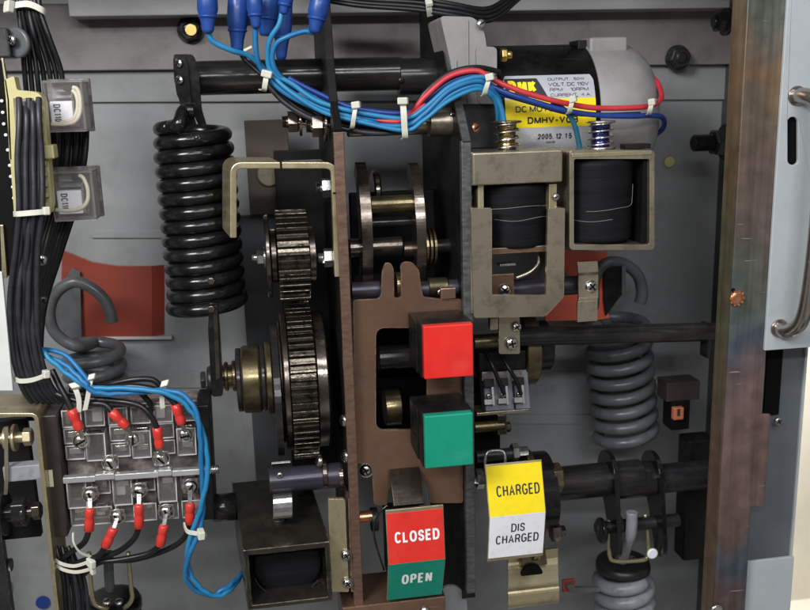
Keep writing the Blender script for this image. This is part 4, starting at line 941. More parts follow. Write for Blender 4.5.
# ================================================================== PILLAR, DOOR, HANDLE
YP = -20
pil = thing('pillar', 'upright rainbow zinc plated pillar right of the mechanism', 'pillar', P(740,620,0))
def outl(Y):
    return [(744,-30),(793,-30),(791.5,0),(781,150),(765,345),(763,414),(773,414),(770,507),(759,507),(757,548),(750,640),(714,640)]
L2 = [(P(x,y,YP).x, P(x,y,YP).z) for x,y in [(738,-110),(786,-110),(783,0),(775,150),(765,345),(763,414),(773,414),(771,507),(757,507),(755,548),(748,640),(719,640)]]
xL = P(731.5,290,YP).x
L2[0] = (xL, L2[0][1]); L2[-1] = (xL, L2[-1][1])
xR = P(766.5,345,YP).x
for i in (1,2,3,4,5): L2[i] = (xR, L2[i][1])
for i in (6,7): L2[i] = (xR+11, L2[i][1])
for i in (8,9,10): L2[i] = (xR-5, L2[i][1])
mb = MB(); mb.prism([L2], (0,YP,0), X_, Z_, Y_, 4); ff = mb.build('front_face', 'rainbow', pil, bevel=2.2, seg=3)
mb = MB(); mb.box((xL,YP+2.4,L2[-1][1]),(xL+4,YP+29,L2[0][1])); mb.build('side_face', 'rainbowside', pil, bevel=1)
mb = MB(); p = P(736,298,YP-1); mb.lathe(p, -Y_, [(0,7.6),(2,7.6),(3.2,6),(3.6,3)], 20)
for i in range(10):
    a_ = 2*pi*i/10; mb.obox(p+Vector((cos(a_)*7.6,-1.5,sin(a_)*7.6)), Vector((cos(a_),0,sin(a_))), Vector((-sin(a_),0,cos(a_))), Y_, 1, 1.2, 1.4)
mb.build('copper_screw', 'copper', ff, bevel=.3)
mb = MB(); p = P(733,290,YP); mb.lathe(p+Y_*.3, -Y_, [(0,2.2),(.6,2.2)], 14); mb.build('small_hole', 'dark', pil)
mb = MB(); p = P(716,610,YP-1); mb.lathe(p, -Y_, [(0,7.6),(2.4,7.6),(3.4,5)], 20); mb.build('screw', 'steel', pil)
# door assembly
YD = -4
dr_ = thing('door', 'pale blue grey cabinet door edge with a steel pull handle', 'door', P(780,400,YD))
xd0 = P(768,250,YD).x+3
def at_z(py, Y): return P(785,py,Y).z
q0, q1 = P(789,0,YD-20), P(763.5,350,YD-20)
slot = [(P(x,y,YD-20).x, P(x,y,YD-20).z) for x,y in rr(787.5,117,798.5,165,5.4,6)]
xl0 = (q0.x+q1.x)/2
op = [(xl0, q0.z+110),(xl0+90, q0.z+110),(xl0+90,q1.z-1),(xl0,q1.z-1)]
mb = MB(); mb.prism([op, slot[::-1]], (0,YD-20,0), X_, Z_, Y_, 4); mb.build('upper_plate', 'door', dr_, bevel=.9)
mb = MB(); mb.box((xl0-.2, YD-15.8, q1.z-1),(xl0+3, YD+10, q0.z+110)); mb.build('return_edge', 'dark', dr_, bevel=.5)  # door return coloured black to stand in for the shaded gap by the pillar
sx_ = [q[0] for q in slot]; sz_ = [q[1] for q in slot]; mb = MB(); mb.box((min(sx_)-3,YD-14,min(sz_)-4),(max(sx_)+16,YD-12.5,max(sz_)+4)); mb.build('slot_shade', 'dark', dr_)  # black sheet added so the slot stays dark against the bright room
# rear sheet and a black sheet for the shaded gap
ya = 40
x_a, x_b = P(764,440,ya).x, P(800.5,440,ya).x
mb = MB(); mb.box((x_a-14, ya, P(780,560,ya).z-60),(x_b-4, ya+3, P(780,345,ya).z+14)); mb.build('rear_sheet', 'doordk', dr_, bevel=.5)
mb = MB(); mb.box((x_b-3.8, ya-3, P(780,560,ya).z-60),(x_b-.8, ya+3, P(780,345,ya).z+14)); mb.build('outer_lip', 'door', dr_, bevel=.5)
q2 = P(748,562,-10); q3 = P(794,562,-10)
mb = MB(); mb.box((q2.x,-10,q2.z-90),(q3.x,-6,q2.z)); mb.build('lower_plate', 'door', dr_, bevel=.7)
mb = MB(); mb.pbox(766,350,781,415,36,39); mb.build('opening_shade', 'dark', dr_)  # black sheet in place of the shaded interior beside the pillar
scr(dr_, P(778,421,30), (0,-1,0), 5, mt='steel')
hd = thing('pull_handle', 'curved satin steel pull handle on the pale door', 'handle', P(800,330,-60))
yh = YD-20
A = P(797,96,yh); B = P(783,328,yh); B.x = (A.x+B.x)/2-3; A.x = B.x+2
mb = MB(); mb.tube([A, A+Vector((1,-14,0)), A+Vector((5,-28,-8)), A+Vector((8,-34,-40)), (A+B)/2+Vector((9,-36,0)), B+Vector((8,-34,46)), B+Vector((6,-27,12)), B+Vector((1,-12,0)), B], 7.4, 18, 10)
mb.build('grip', 'handle', hd)
for q, in ((A,),(B,)):
    mb = MB(); mb.lathe(q-Y_*1.5, Y_, [(0,9.5),(1.5,10)], 30); mb.build('foot_ring', 'handle', hd)

# ================================================================== MOTOR
mo = thing('motor', 'black geared DC motor with a yellow and silver rating label and cast end bell', 'motor', P(560,160,125))
YM, RM = 142, 78
p = P(548, 98, YM-RM*.2); zc = P(548,118,YM-RM).z; 
x0, x1, x2 = P(500,100,YM-RM).x, P(601,100,YM-RM).x, P(654,118,YM-24).x
cM = Vector((0,YM,zc))
mb = MB(); mb.lathe((x0,YM,zc), X_, [(0,RM-5),(3,RM-1.5),(6,RM),(x1-x0,RM)], 96); mb.build('body', 'bplast', mo)
mb = MB(); mb.lathe((x1,YM,zc), X_, [(0,RM+1),(.8,RM+1.8)]+[((x2-x1)*a_, RM+1.8-b_) for a_, b_ in ((.46,0),(.56,1),(.66,3.5),(.75,8),(.83,14),(.90,22),(.95,31),(.985,42),(1,56))], 96); mb.build('end_bell', 'castalu', mo)
mb = MB(); mb.pbox(590,37,628,57,YM-40,YM+20); mb.build('terminal_box', 'castalu', mo, bevel=3, seg=4)
mb = MB(); mb.pbox(578,40,589,56,YM-30,YM); mb.build('terminal_box_tab', 'bplast', mo, bevel=1)
# gearbox casting
gb = thing('motor_gearbox', 'pale cast aluminium gearbox flange left of the motor body', 'gearbox', P(470,110,90))
def gprism(pts, Y0, th, mt, nm, bev):
    mb = MB(); mb.plate([fillet(pts,[5,6,9,6,3,3,3][:len(pts)] if len(pts)==7 else 5,5)], Y0, th); return mb.build(nm, mt, gb, bevel=bev, seg=3)
gprism([(440,16),(474,17),(484,30),(487,48),(487,104),(458,104),(450,60)], 60, 70, 'castalu', 'housing', 4)
for rx0,rx1,ry0 in ((455,457.5,60),(467,469,20)):
    mb = MB(); mb.pbox(rx0,ry0,rx1,103,58.4,62); mb.build('rib', 'castalu', gb, bevel=.8)
gprism([(476,46),(497,47),(497,104),(478,104)], 56, 60, 'castalu', 'flange', 2)
scr(gb, P(481,24,56), (.2,-1,.2), 5, kind='slot', mt='steel')
scr(gb, P(475,128,30), (.5,-1,.1), 5, kind='slot', mt='copper')
mb = MB(); p = P(501,55,66); hexa(mb, p, X_, 7, 6); mb.lathe(p+X_*6, X_, [(0,4),(5,4),(6,2)], 16); mb.build('brass_fitting', 'brassf', gb, bevel=.5)
mb = MB(); mb.pbox(462,100,500,150,62,110); mb.build('lower_housing', 'blacks', gb, bevel=3)
# label wrapped round the body
zt_, zb2_ = P(550,75,YM-RM).z, P(550,150,YM-RM).z
lx0, lx1 = P(505.5,110,YM-RM).x, P(596,110,YM-RM).x
th_t = math.asin(max(-1,min(1,(zt_-zc)/RM))); th_b = math.asin(max(-1,min(1,(zb2_-zc)/RM)))
def wrapf(lift): return lambda u, v: Vector((lx0+u*(lx1-lx0), YM-(RM+lift)*cos(th_b+(th_t-th_b)*v), zc+(RM+lift)*sin(th_b+(th_t-th_b)*v)))
LAB = []
def wrap_patch(poly_rows, lift, mt, nm, lab=None):
    """poly_rows: list of (v, u0, u1)"""
    f = wrapf(lift); vs = []; fs = []
    for v, a_, b_ in poly_rows: vs += [f(a_,v), f(b_,v)]
    for i in range(len(poly_rows)-1): fs.append((2*i,2*i+1,2*i+3,2*i+2))
    mb = MB(); mb.add(vs, fs, True); return_o = mb.build(nm, mt, LAB[0] if LAB else mo, fix=False); return return_o
lab = [(i/24, 0, 1) for i in range(25)]
lab = [(v, (.03 if v in (0,1) else (.012 if v in (1/24,23/24) else 0)), 1-(.03 if v in (0,1) else (.012 if v in (1/24,23/24) else 0))) for v,_,_ in lab]
LAB.append(wrap_patch(lab, .25, 'silverlab', 'label'))
wrap_patch([(.31+.36*i/14, .0, 1.0) for i in range(15)], .38, 'yellow', 'label_band')
wrap_patch([(.70+.255*i/8, .015, .47-.10*(i/8)) for i in range(9)], .5, 'inkb', 'logo_field')
def wtext(s_, u0,u1,v0,v1, ink, bold=.02, lift=.55):
    mb = MB(); put_text(mb, s_, wrapf(lift), u0, v0, u1, v1, bold); mb.build('lettering', ink, LAB[0], fix=False)
wtext('DMK', .05,.355,.755,.925, 'inky', .27, .66)
wtext('OUTPUT.   50W', .49,.90,.915,.955, 'inkb', .15)
wtext('VOLT. DC 110V', .49,.94,.835,.885, 'inkb', .15)
wtext('RPM     10RPM', .50,.93,.765,.81, 'inkb', .13)
wtext('CURRENT   4 A.', .50,.95,.695,.735, 'inkb', .13)
wtext('DC MOTOR', .11,.60,.505,.585, 'inkb', .18)
wtext('DMHV-VCB', .24,.80,.355,.445, 'inkb', .22)
wtext('2005. 12. 1 5', .36,.74,.15,.225, 'inkb', .2)
wtext('MADE', .46,.56,.095,.125, 'inkb', .16)
# ================================================================== WIRES
def bundle(specs, group):
    for label, pts, r, mt in specs: wire('wire', label, pts, r, mt, 'wire', group)
gW = 'wires of the loom sagging across the top'
core = [(267,78,58),(285,95,54),(318,112,48),(355,122,42),(404,126,36),(425,112,32),(450,93,30),(476,83,30),(500,84,30)]
def off(dx, dy, dY, n=None, base=core):
    return [(x+dx*(1), y+dy, Y+dY) for x,y,Y in (base if n is None else base[:n])]
bundle([
 ('lowest sky blue wire from the leftmost insulator into the loom', [(208,32,30),(213,42,32),(232,50,36),(248,55,44),(262,66,48)]+[(285,88,44),(318,106,40),(355,118,34),(404,130,28),(425,118,24),(450,96,22),(476,86,24),(492,94,26),(501,108,28),(505,126,30)], 3.5, 'lblue2'),
 ('light blue wire dropping from the second insulator', [(256,24,30),(255,40,32),(257,58,36),(264,72,42),(285,92,42),(318,110,38),(355,122,32),(404,126,26),(425,113,22),(450,91,20),(476,81,22),(490,87,24),(499,100,28),(502,124,34)], 3.4, 'lblue'),
 ('light blue wire curving down from the cluster beside the navy insulator', [(282,10,26),(279,24,26),(271,38,30),(268,55,36),(272,72,40),(292,84,40),(318,101,36),(355,112,32),(404,119,28),(425,107,24),(450,86,22),(476,77,22),(494,80,24)], 3.3, 'lblue2'),
 ('light blue wire arching left from the right-hand insulator', [(314,33,28),(304,32,28),(288,36,28),(276,45,32),(273,60,36),(280,76,40),(300,90,44),(330,106,40),(360,116,36),(404,122,32),(425,110,28),(450,89,27)], 3.3, 'lblue'),
 ('navy wire running through the loom to the far side of the motor', [(288,78,50),(318,94,48),(355,108,44),(404,113,38),(425,101,34),(450,82,32),(476,75,30),(492,86,26),(510,94,22),(536,102,20),(566,110,20),(596,114.5,22),(630,116,26),(650,115,36),(662,118,60),(664,127,85),(656,134,100),(642,137,108)], 3.7, 'dblue'),
 ('second navy wire running beside it to the middle tie on the motor', [(404,117,40),(425,104,38),(450,85,36),(476,79,34),(492,91,30),(510,97,27),(536,104,25),(566,112,26),(600,115,32),(640,114,34)], 3.2, 'dblue'),
 ('red wire looping round the right end of the motor', [(370,116,40),(404,119,36),(425,97,30),(450,76,28),(476,71,26),(492,79,24),(510,88,20),(536,95.5,18),(566,104,18),(596,108,20),(630,108.5,24),(650,106,34),(660,100,52),(661,90,75),(655,80,95),(644,76,105)], 3.7, 'redw'),
 ('black wire at the top of the loom curve', [(268,80,66),(300,104,62),(340,126,56),(375,130,50),(404,124,44),(425,92,40),(450,73,40),(476,68,40),(500,72,50)], 3.6, 'blackw'),
 ('charcoal wire along the bottom of the sag', [(266,82,56),(284,102,52),(310,118,46),(340,128,40),(380,133,34),(410,128,34),(430,110,36)], 3.8, 'greyw'),
 ('black wire under the sagging loom', [(264,74,60),(282,96,58),(305,112,54),(335,124,48),(375,128,42),(404,130,38)], 3.6, 'blackw'),
 ('thin sky blue wire lying between the two light blue ones in the sag', [(266,70,44),(290,92,36),(322,111,33),(356,121,28),(404,131,22),(424,121,20),(450,100,18),(476,90,20),(490,94,24),(497,106,30),(498,122,40)], 2.9, 'lblue2'),
 ('thin red wire peeking out under the navy one in the sag', [(340,108,46),(372,119,36),(392,121,28),(404,119,28),(425,104,32)], 2.6, 'redw'),
 ('charcoal wire above the black one in the sag', [(276,88,58),(300,104,56),(335,120,50),(375,124,44),(400,122,44)], 3.2, 'greyw'),
], gW)
wire('wire','teal wire dropping from the loom behind the gold spool',[(478,86,34),(492,94,36),(499,112,42),(500,140,50)],3.4,'teal',group=gW)
wire('wire','teal wire dropping between the two spools',[(552,102,26),(566,112,26),(575,126,28),(580,150,36)],3.6,'teal',group=gW)
# cable ties
def tie(label, path, r=1.6, w=7, head=None, hd=(9,9,6), wd=(1,0,0)):
    hd = tuple(q*.85 for q in hd)
    t = thing('cable_tie', label, 'cable tie', P(*path[len(path)//2]), 'white nylon cable ties')
    q = spline(pp(*path), 6); mb = MB(); wdv = Vector(wd); mb.strip([a_-wdv.normalized()*w/2 for a_ in q], wdv, w, 1.6); mb.build('strap', 'tie', t, bevel=.3)
    mb = MB(); d = (q[1]-q[0]).normalized(); u = wdv.normalized(); 
    n_ = u.cross(d).normalized(); mb.obox(P(*head) if head else q[0], u, d, n_, hd[0]/2, hd[1]/2, hd[2]/2); mb.build('head', 'tie', t, bevel=1.2, seg=3)
    return t
def band(label, top, bot, Yf, back, **k):
    """strap seen from the front going over the bundle from top to bottom"""
    (x0_,y0_),(x1_,y1_) = top, bot
    path = [(x0_+3,y0_-1,Yf+back),(x0_,y0_,Yf+3),((x0_*.7+x1_*.3),(y0_*.7+y1_*.3),Yf-3),((x0_*.3+x1_*.7),(y0_*.3+y1_*.7),Yf-3),(x1_,y1_,Yf+3),(x1_-3,y1_,Yf+back)]
    return tie(label, path, head=(x0_,y0_+1,Yf-2), **k)
band('cable tie leftmost on the loom just right of the black spring', (267,73),(264,90), 38, 24, hd=(12,11,8), wd=(1,0,-.3), w=5)
band('cable tie on the sagging loom between the other loom ties', (356,104),(352,128), 26, 22, hd=(10,9,8), wd=(1,0,.1), w=4.5)
band('cable tie with a long strap right of the middle of the sag', (403,100),(405,138), 20, 26, hd=(12,10,8), w=6)
band('cable tie on the loom next to the motor gearbox', (490,76),(484,95), 14, 22, hd=(10,10,8), wd=(1,0,.2), w=5)
band('cable tie across the motor rating label', (573,98),(569,113), 12, 20, hd=(9,9,8), wd=(1,0,.2), w=5)
band('cable tie at the right end of the motor end bell', (652,101),(649,114), 22, 18, hd=(9,8,8), wd=(1,0,.1), w=5)
# blue insulators
def insul(label, x, y0, y1, Y, r, tail=None, mt='blueins'):
    t = thing('insulator', label, 'insulator', P(x,y1,Y), 'blue vinyl terminal insulators')
    A = P(x,y0,Y); B = P(tail[0] if tail else x, tail[1] if tail else y1, Y); d = B-A; h = d.length
    mb = MB(); mb.lathe(A, d, [(0,r*.7),(h*.08,r*.95),(h*.3,r),(h*.5,r*1.02),(h*.62,r*.86),(h*.8,r*.66),(h*.93,r*.6),(h,r*.45)], 24); mb.build('sleeve', mt, t)
    mb = MB(); mb.lathe(A+d*.62, d, [(0,r*.9),(1.2,r*.96),(3,r*.8)], 24); mb.build('crimp_rib', mt, t)
insul('leftmost blue insulator feeding a sky blue wire', 207,-14,32, 28, 9.5, (208,33))
insul('blue insulator in the centre of the cluster', 254,-10,30, 26, 7.5, (256,28))
insul('slim blue insulator at the top of the cluster', 288,-14,12, 24, 7, (283,14))
insul('right-hand blue insulator tilted over the beam', 322,-8,34, 24, 9.5, (314,33))
insul('big dark blue insulator behind the left wires of the cluster', 238,-8,50, 60, 10, (237,52))
insul('dark blue insulator deep in the middle of the cluster', 268,-14,34, 56, 12, (266,36))
insul('dark blue insulator behind the right part of the cluster', 284,-4,56, 62, 9, (281,60))
wire('wire','short black lead twisting down behind the cluster',[(240,44,70),(243,58,74),(256,70,72),(266,78,66)],3.2,'blackw')
wire('wire','stubby pale wire end behind the cluster',[(244,51,56),(252,47,56)],2.2,'cream')
# black loom at the top middle
tl_ = [('top-most',-4),('second',0),('third',4),('lowest',8)]
for i,(nm,dy) in enumerate(tl_):
    wire('wire', '%s black wire of the bundle along the cabinet top'%nm, [(300+i*8,-8+dy,120),(360,-1+dy*.8,110),(415,2+dy,104),(455,8+dy,100),(490,12+dy,110),(520,-10+dy,130)],3.2,'blackw',group='black wires along the cabinet top')
tie('cable tie on the black bundle at the cabinet top', [(426,-6,104),(428,0,96),(429,8,96),(430,16,104)], head=(429,3,95), w=6, wd=(1,0,.2))

# ================================================================== LEFT: LOOMS, CONNECTOR, RELAYS
gB = 'black wires of the left loom'
nmz = ['first','second','third','fourth','fifth','sixth','seventh']
for i in range(7):
    x = 20+i*3.6
    wire('wire','%s black wire from the left in the upper left loom'%nmz[i],[(x-4,-14,90),(x-1,12,88),(x+2+i*1.0,40,88+i%3*4),(x+5+i*2.4,72,92+(i*5)%9),(x+8+i*2.6,110,98)],3.4,'blackw',group='black wires of the upper left loom')
tie('cable tie at the top of the upper left loom', [(4,8,86),(12,6,78),(28,4,76),(42,10,78),(46,14,86)], head=(9,7,76), w=6, wd=(.2,0,1), hd=(13,10,8))
for i in range(9):
    x = 48+i*5
    wire('wire','%s black wire in the dark loom behind the relays'%(nmz+['eighth','ninth'])[i],[(x-2,110,112+(i*7)%12),(x+2-i*.6,150,112+(i*5)%10),(x-3-i*1.0,200,112+(i*3)%12),(x-14-i*1.7,255,110),(x-22-i*2.7,310,108),(x-24-i*3.0,370,106),(x-22-i*3.2,420,104)],4.0,'blackw',group='black wires behind the relays')
fl = [(17,100),(23,100),(32,100),(38,100),(27,105),(20,120),(35,120)]
for i in range(7):
    x = 18+i*3.6
    sx = 19+(i*5.2 if i<2 else i*3.3)
    wire('wire','%s charcoal wire from the left leaving the pale yellow connector'%nmz[i],[(sx,98+(i%3)*4,14),(sx+1,120,6+(i%2)*6),(x-1+i*.6,160,2+(i*5)%9),(x+1+i*.2,210,0+(i%2)*4),(x-2,250,3+(i*3)%8),(x-8+i*.8,300,6+(i%2)*5),(x-6+i*1.0,350,8+(i*3)%7),(x+4+i*1.2,385,14),(x+14+i*2,402,26)],3.7,'greyw',group=gB)
tie('cable tie on the left loom below the connector', [(14,214,8),(18,214,-3),(30,213,-7),(42,212,-5),(46,212,4)], head=(46,211,-3), w=5, wd=(.05,0,1), hd=(9,11,7))
tie('cable tie at the bottom of the left loom', [(14,378,14),(20,381,2),(32,380,0),(44,376,2),(50,374,12)], head=(46,374,0), w=4.5, wd=(.1,0,1), hd=(9,9,7))
cn = thing('connector', 'pale yellow plastic multi-pin connector holding the left loom', 'connector', P(30,225,20))
L_ = fillet([(4,80),(14,76),(17,90),(38,92),(44,100),(52,204),(50,214),(14,214),(6,100)],[2,2,2,5,4,2,2,2,2],3)
mb = MB(); mb.plate([L_], 26, 16); mb.build('shell', 'ylconn', cn, bevel=1.4)
mb = MB(); mb.plate([[(13,98),(36,98),(45,212),(22,212)]], 24.5, 1.2); mb.build('face_recess', 'zincdark', cn)
for i in range(11):
    mb = MB(); y = 98+i*10.5; mb.pbox(34+i*.8, y, 41+i*.8, y+5, 19, 25); mb.build('rib', 'ylconn', cn, bevel=.6)
for y in (146,): 
    mb = MB(); mb.pbox(43,y-1,54,y+13,16,34); mb.build('latch', 'ylconn', cn, bevel=1.4)
pinp = thing('pin_strip', 'dark strip with a row of tiny bright pins at the left edge', 'terminal strip', P(6,270,20))
mb = MB(); mb.plate([[(-20,60),(1,60),(9,100),(18,276),(-20,276)]], 30, 12); mb.build('body', 'dark', pinp, bevel=.6)
for L_ in ([(1,58),(3,58),(9.5,100),(12,160),(9,160),(7,100)],[(0,225),(3,225),(7,278),(2,278)]):
    mb = MB(); mb.plate([L_], 26, 4); mb.build('brass_edge', 'zinc', pinp, bevel=.4)
for px,py in ((2,101),(3,112.5),(4,124),(6,135),(8,150),(10,165.5),(11,176.5),(13,187),(14,198)):
    mb = MB(); mb.lathe(P(px,py,29), -Y_, [(0,1.5),(1.2,1.5),(1.6,.7)], 12); mb.build('pin', 'white', pinp)
mb = MB(); mb.pbox(-14,28,9,58,60,90); mb.build('dark_block', 'blacks', label='dark block behind the upper left loom', cat='block', bevel=2)
wb = thing('side_button', 'flat round grey fitting with a bright screw at the upper left', 'fitting', P(18,58,70))
mb = MB(); mb.lathe(P(19,43,72), Vector((-.5,-1,0)), [(0,14),(4,14),(5,12)], 32); mb.build('disc', 'greyspring', wb)
scr(wb, P(12,40,62), (-.8,-1,.1), 5)
def relay(label, x0, y0, x1, y1, words, loops):
    t = thing('relay', label, 'relay', P((x0+x1)/2, y1, 60), 'clear cased relays')
    Y0 = 52
    ax, bx_ = P(x0,(y0+y1)/2,Y0).x, P(x1,(y0+y1)/2,Y0).x; zt, zb = P((x0+x1)/2,y0,Y0).z, P((x0+x1)/2,y1,Y0).z
    th = 2.2
    mb = MB(); mb.box((ax,Y0,zb),(bx_,Y0+1.6,zt)); cv = mb.build('cover', 'clear', t, bevel=.5)
    mb = MB(); mb.box((ax,Y0+1.7,zt-th),(bx_,Y0+34,zt)); mb.box((ax,Y0+1.7,zb),(bx_,Y0+34,zb+th)); mb.box((bx_-th,Y0+1.7,zb+th+.05),(bx_,Y0+34,zt-th-.05)); mb.build('cover_wall', 'clear', cv, bevel=.4)
    mb = MB(); mb.box((ax+3,Y0+22,zb+4),(bx_-10,Y0+40,zt-5)); mb.build('frame', 'greyplast', t, bevel=1)
    mb = MB(); mb.box((ax-4,Y0+36,zb-1),(bx_+1.5,Y0+42,zt+2)); mb.build('base', 'clearin', t, bevel=1)
    w_, h_ = bx_-ax, zt-zb
    mb = MB(); mb.box((ax+w_*.06,Y0+9,zb+h_*.12),(ax+w_*.66,Y0+20,zb+h_*.60)); mb.build('coil_bobbin', 'white', t, bevel=1.5)
    mb = MB(); mb.box((ax+4,Y0+14,zb+h_*.66),(bx_-12,Y0+18,zb+h_*.70)); mb.box((bx_-13,Y0+12,zb+6),(bx_-11,Y0+18,zt-12)); mb.box((ax+8,Y0+13,zb+h_*.78),(ax+18,Y0+16,zb+h_*.82)); mb.build('contact_spring', 'chrome', t, bevel=.3)
    mb = MB(); mb.box((ax+w_*.45,Y0+10,zb+h_*.80),(ax+w_*.70,Y0+20,zb+h_*.93)); mb.build('contact_block', 'bplast', t, bevel=.8)
    f = lambda u,v: Vector((ax+w_*.16+v*6.5, Y0+8.6, zb+h_*.54-u*h_*.34))
    mb = MB(); put_text(mb, words, f, 0,0,1,1,.16); mb.build('lettering', 'inkb', t, fix=False)
    for i,lp_ in enumerate(loops):
        mb = MB(); mb.tube([Vector((ax+w_*u, Y0+dy, zb+h_*v)) for u,v,dy in lp_], 1.9, 10, 8); mb.build('inner_lead', 'cream', t)
    return t
relay('upper clear relay with two white leads inside', 45,80,84,132, 'DC110',
      [[(.72,.86,8),(.84,.82,7),(.90,.62,6),(.84,.36,6),(.68,.2,7),(.4,.15,8),(.05,.16,10)],[(.70,.80,8),(.78,.74,7),(.82,.58,6),(.76,.36,6),(.6,.22,7),(.3,.18,9)]])
relay('lower clear relay with one white lead inside', 52,171,94,221, 'DC110',
      [[(.66,.90,8),(.76,.84,7),(.84,.62,6),(.80,.38,6),(.62,.24,7),(.3,.20,8),(.0,.22,10)]])
# white cover edge lower left
mb = MB(); mb.plate([[(-30,270),(2,272),(13,391),(-30,391)]], 2, 4); mb.build('white_cover', 'cover', label='white cover corner at the left edge', cat='cover', bevel=.8)

# ================================================================== TERMINAL BLOCK
tbk_ = thing('terminal_block', 'clear plastic auxiliary switch block with two rows of plated screws', 'terminal block', P(130,530,40))
# tilt axes: the block leans like the rest of the mechanism
o0 = P(62,478,20); ux = (P(200,469,20)-P(62,478,20)); lenx = ux.length; ux.normalize(); uz = (P(56,418,20)-P(66,530,20)).normalized(); uz = (uz-ux*uz.dot(ux)).normalized()
uy = ux.cross(uz).normalized(); uy = uy if uy.y > 0 else -uy
cc = P(130,473,20); Kx = K(cc)
def T(u, v, d): return cc+ux*u+uz*v+uy*d
def fromp(px, py, d=0):
    # intersect pixel ray with the block face plane
    o_ = CAM; r_ = (P(px,py,20)-CAM); t_ = (cc+uy*d-o_).dot(uy)/r_.dot(uy); q = o_+r_*t_; w = q-cc
    return w.dot(ux), w.dot(uz)
def tbox(mb, u0, v0, u1, v1, d0, d1):
    mb.obox(T((u0+u1)/2,(v0+v1)/2,(d0+d1)/2), ux, uz, uy, abs(u1-u0)/2, abs(v1-v0)/2, abs(d1-d0)/2)
ul, ur = fromp(62,474)[0], fromp(199,470)[0]; vt, vb = fromp(128,408)[1], fromp(134,529)[1]
mb = MB(); tbox(mb, ul-20, vb-4, ul-.5, vt-4, 2, 60); mb.build('end_plate', 'brplast', tbk_, bevel=1.2)
mb = MB(); tbox(mb, ur+.5, vb+2, ur+13, vt-3, 4, 60); mb.build('end_plate', 'bplast', tbk_, bevel=1.2)
mb = MB(); tbox(mb, ul-13, vb+52, ul-9, vb+70, .4, 1.8); mb.build('copper_key', 'orange', tbk_, bevel=.4); bpy.data.objects['copper_key'].data.materials[0] = W['cream']
mb = MB(); tbox(mb, ul, vb+4, ur, vt-4, 26, 60); mb.build('inner_core', 'clearin', tbk_, bevel=1)
w4 = (ur-ul)
for i in range(6):
    for j,(va_,vb2) in enumerate(((vb+8,vb+20),(vb+30,vb+50),(vt-54,vt-30),(vt-20,vt-6))):
        mb = MB(); u_ = ul+i*w4/6+(3 if (i+j)%2 else 7); tbox(mb, u_, va_, u_+8+((i*5+j*3)%4), vb2, 19+(i+j)%3*2, 25.8)
        mb.build('inner_rib', ['clearin','brplast','cellclear'][(i*2+j)%3], tbk_, bevel=.6)
# clear cells in staggered rows
def cells(row, n, u0, dx, va, vb_, d0, d1, gap=1.4):
    for i in range(n):
        a_, b_ = u0+i*dx+gap, u0+(i+1)*dx-gap
        mb = MB(); tbox(mb, a_+1.3, va+1.3, b_-1.3, vb_-1.3, d0+.3, d0+1.4)
        tbox(mb, a_+.1, va+.1, a_+1.2, vb_-.1, d0+1.9, d1); tbox(mb, b_-1.2, va+.1, b_-.1, vb_-.1, d0+1.9, d1)
        tbox(mb, a_+1.3, va+.1, b_-1.3, va+1.2, d0+1.9, d1)
        cc_ = mb.build('clear_cell', 'clear', tbk_, bevel=.4)
        mb = MB(); hw = .75
        mb.tube([T(u_,v_,d0+.6) for u_,v_ in ((a_+hw,va+hw),(b_-hw,va+hw),(b_-hw,vb_-hw),(a_+hw,vb_-hw),(a_+hw,va+hw))], hw, 8, raw=True)
        mb.build('rim', 'cellclear', cc_)
dx = w4/6
cells(0, 6, ul, dx, vt-22, vt-3, 12, 26)
for i in range(3): cells(0,1, ul+dx*(2*i)+(0), dx, vt-40, vt-23, 14, 25)
for i in range(3): cells(0,1, ul+dx*(2*i+1), dx, vt-56, vt-26, 4, 25)
for i in range(3): cells(0,1, ul+dx*(2*i), dx, vt-58, vt-42, 16, 25)
for i in range(3): cells(0,1, ul+dx*(2*i), dx, vb+24, vb+54, 6, 25)
for i in range(3): cells(0,1, ul+dx*(2*i+1), dx, vb+34, vb+54, 15, 25)
cells(0, 6, ul, dx, vb+2, vb+22, 12, 26)
for i in range(6):
    for v_ in (vt-34, vt-52, vb+40, vb+14):
        if (i*7+int(v_))%3: mb = MB(); tbox(mb, ul+i*dx+5, v_, ul+i*dx+dx-6, v_+6, 18, 22); mb.build('contact_strip', 'chrome', tbk_, bevel=.4)
v1_ = fromp(130,475)[1]
mb = MB(); tbox(mb, ul+1, v1_-3.2, ul+w4*.24, v1_+3.2, -4, 4); tbox(mb, ul+w4*.24, v1_-1.6, ul+w4*.38, v1_+5, -5, 4); tbox(mb, ul+w4*.38, v1_-3.2, ul+w4*.70, v1_+3.2, -4, 4); tbox(mb, ul+w4*.70, v1_-1.6, ul+w4*.80, v1_+5, -5, 4); tbox(mb, ul+w4*.8, v1_-3.2, ur+12, v1_+3.2, -4, 4)
mb.build('centre_bar', 'silverbar', tbk_, bevel=.8)
mb = MB(); mb.cyl(T(ur+12,v1_,0),T(ur+20,v1_,0),3.6,16)
for i in range(3): mb.lathe(T(ur+13+i*2.4,v1_,0), ux, [(0,3.6),(.5,4.6),(1.4,4.6),(1.8,3.6)],18)
mb.build('rod_end', 'steel', tbk_)
TS = [(81,441),(133,439),(185,435),(110,463),(161,459),(90,495),(139,491),(190,487),(117,517),(166,512)]
for i,(px,py) in enumerate(TS):
    u_, v_ = fromp(px,py,4); mb = MB()
    mb.m = 0
    tbox(mb, u_-7.5, v_-7.5, u_+7.5, v_+7.5, 6.5, 8.2)
    panhead(mb, T(u_,v_,6.2), -uy+ux*.05, 7.6, 6.2, rot=random.random()*3, kind='slot', wash=8.6); mb.build('terminal_screw', ['chrome','dark'], tbk_)
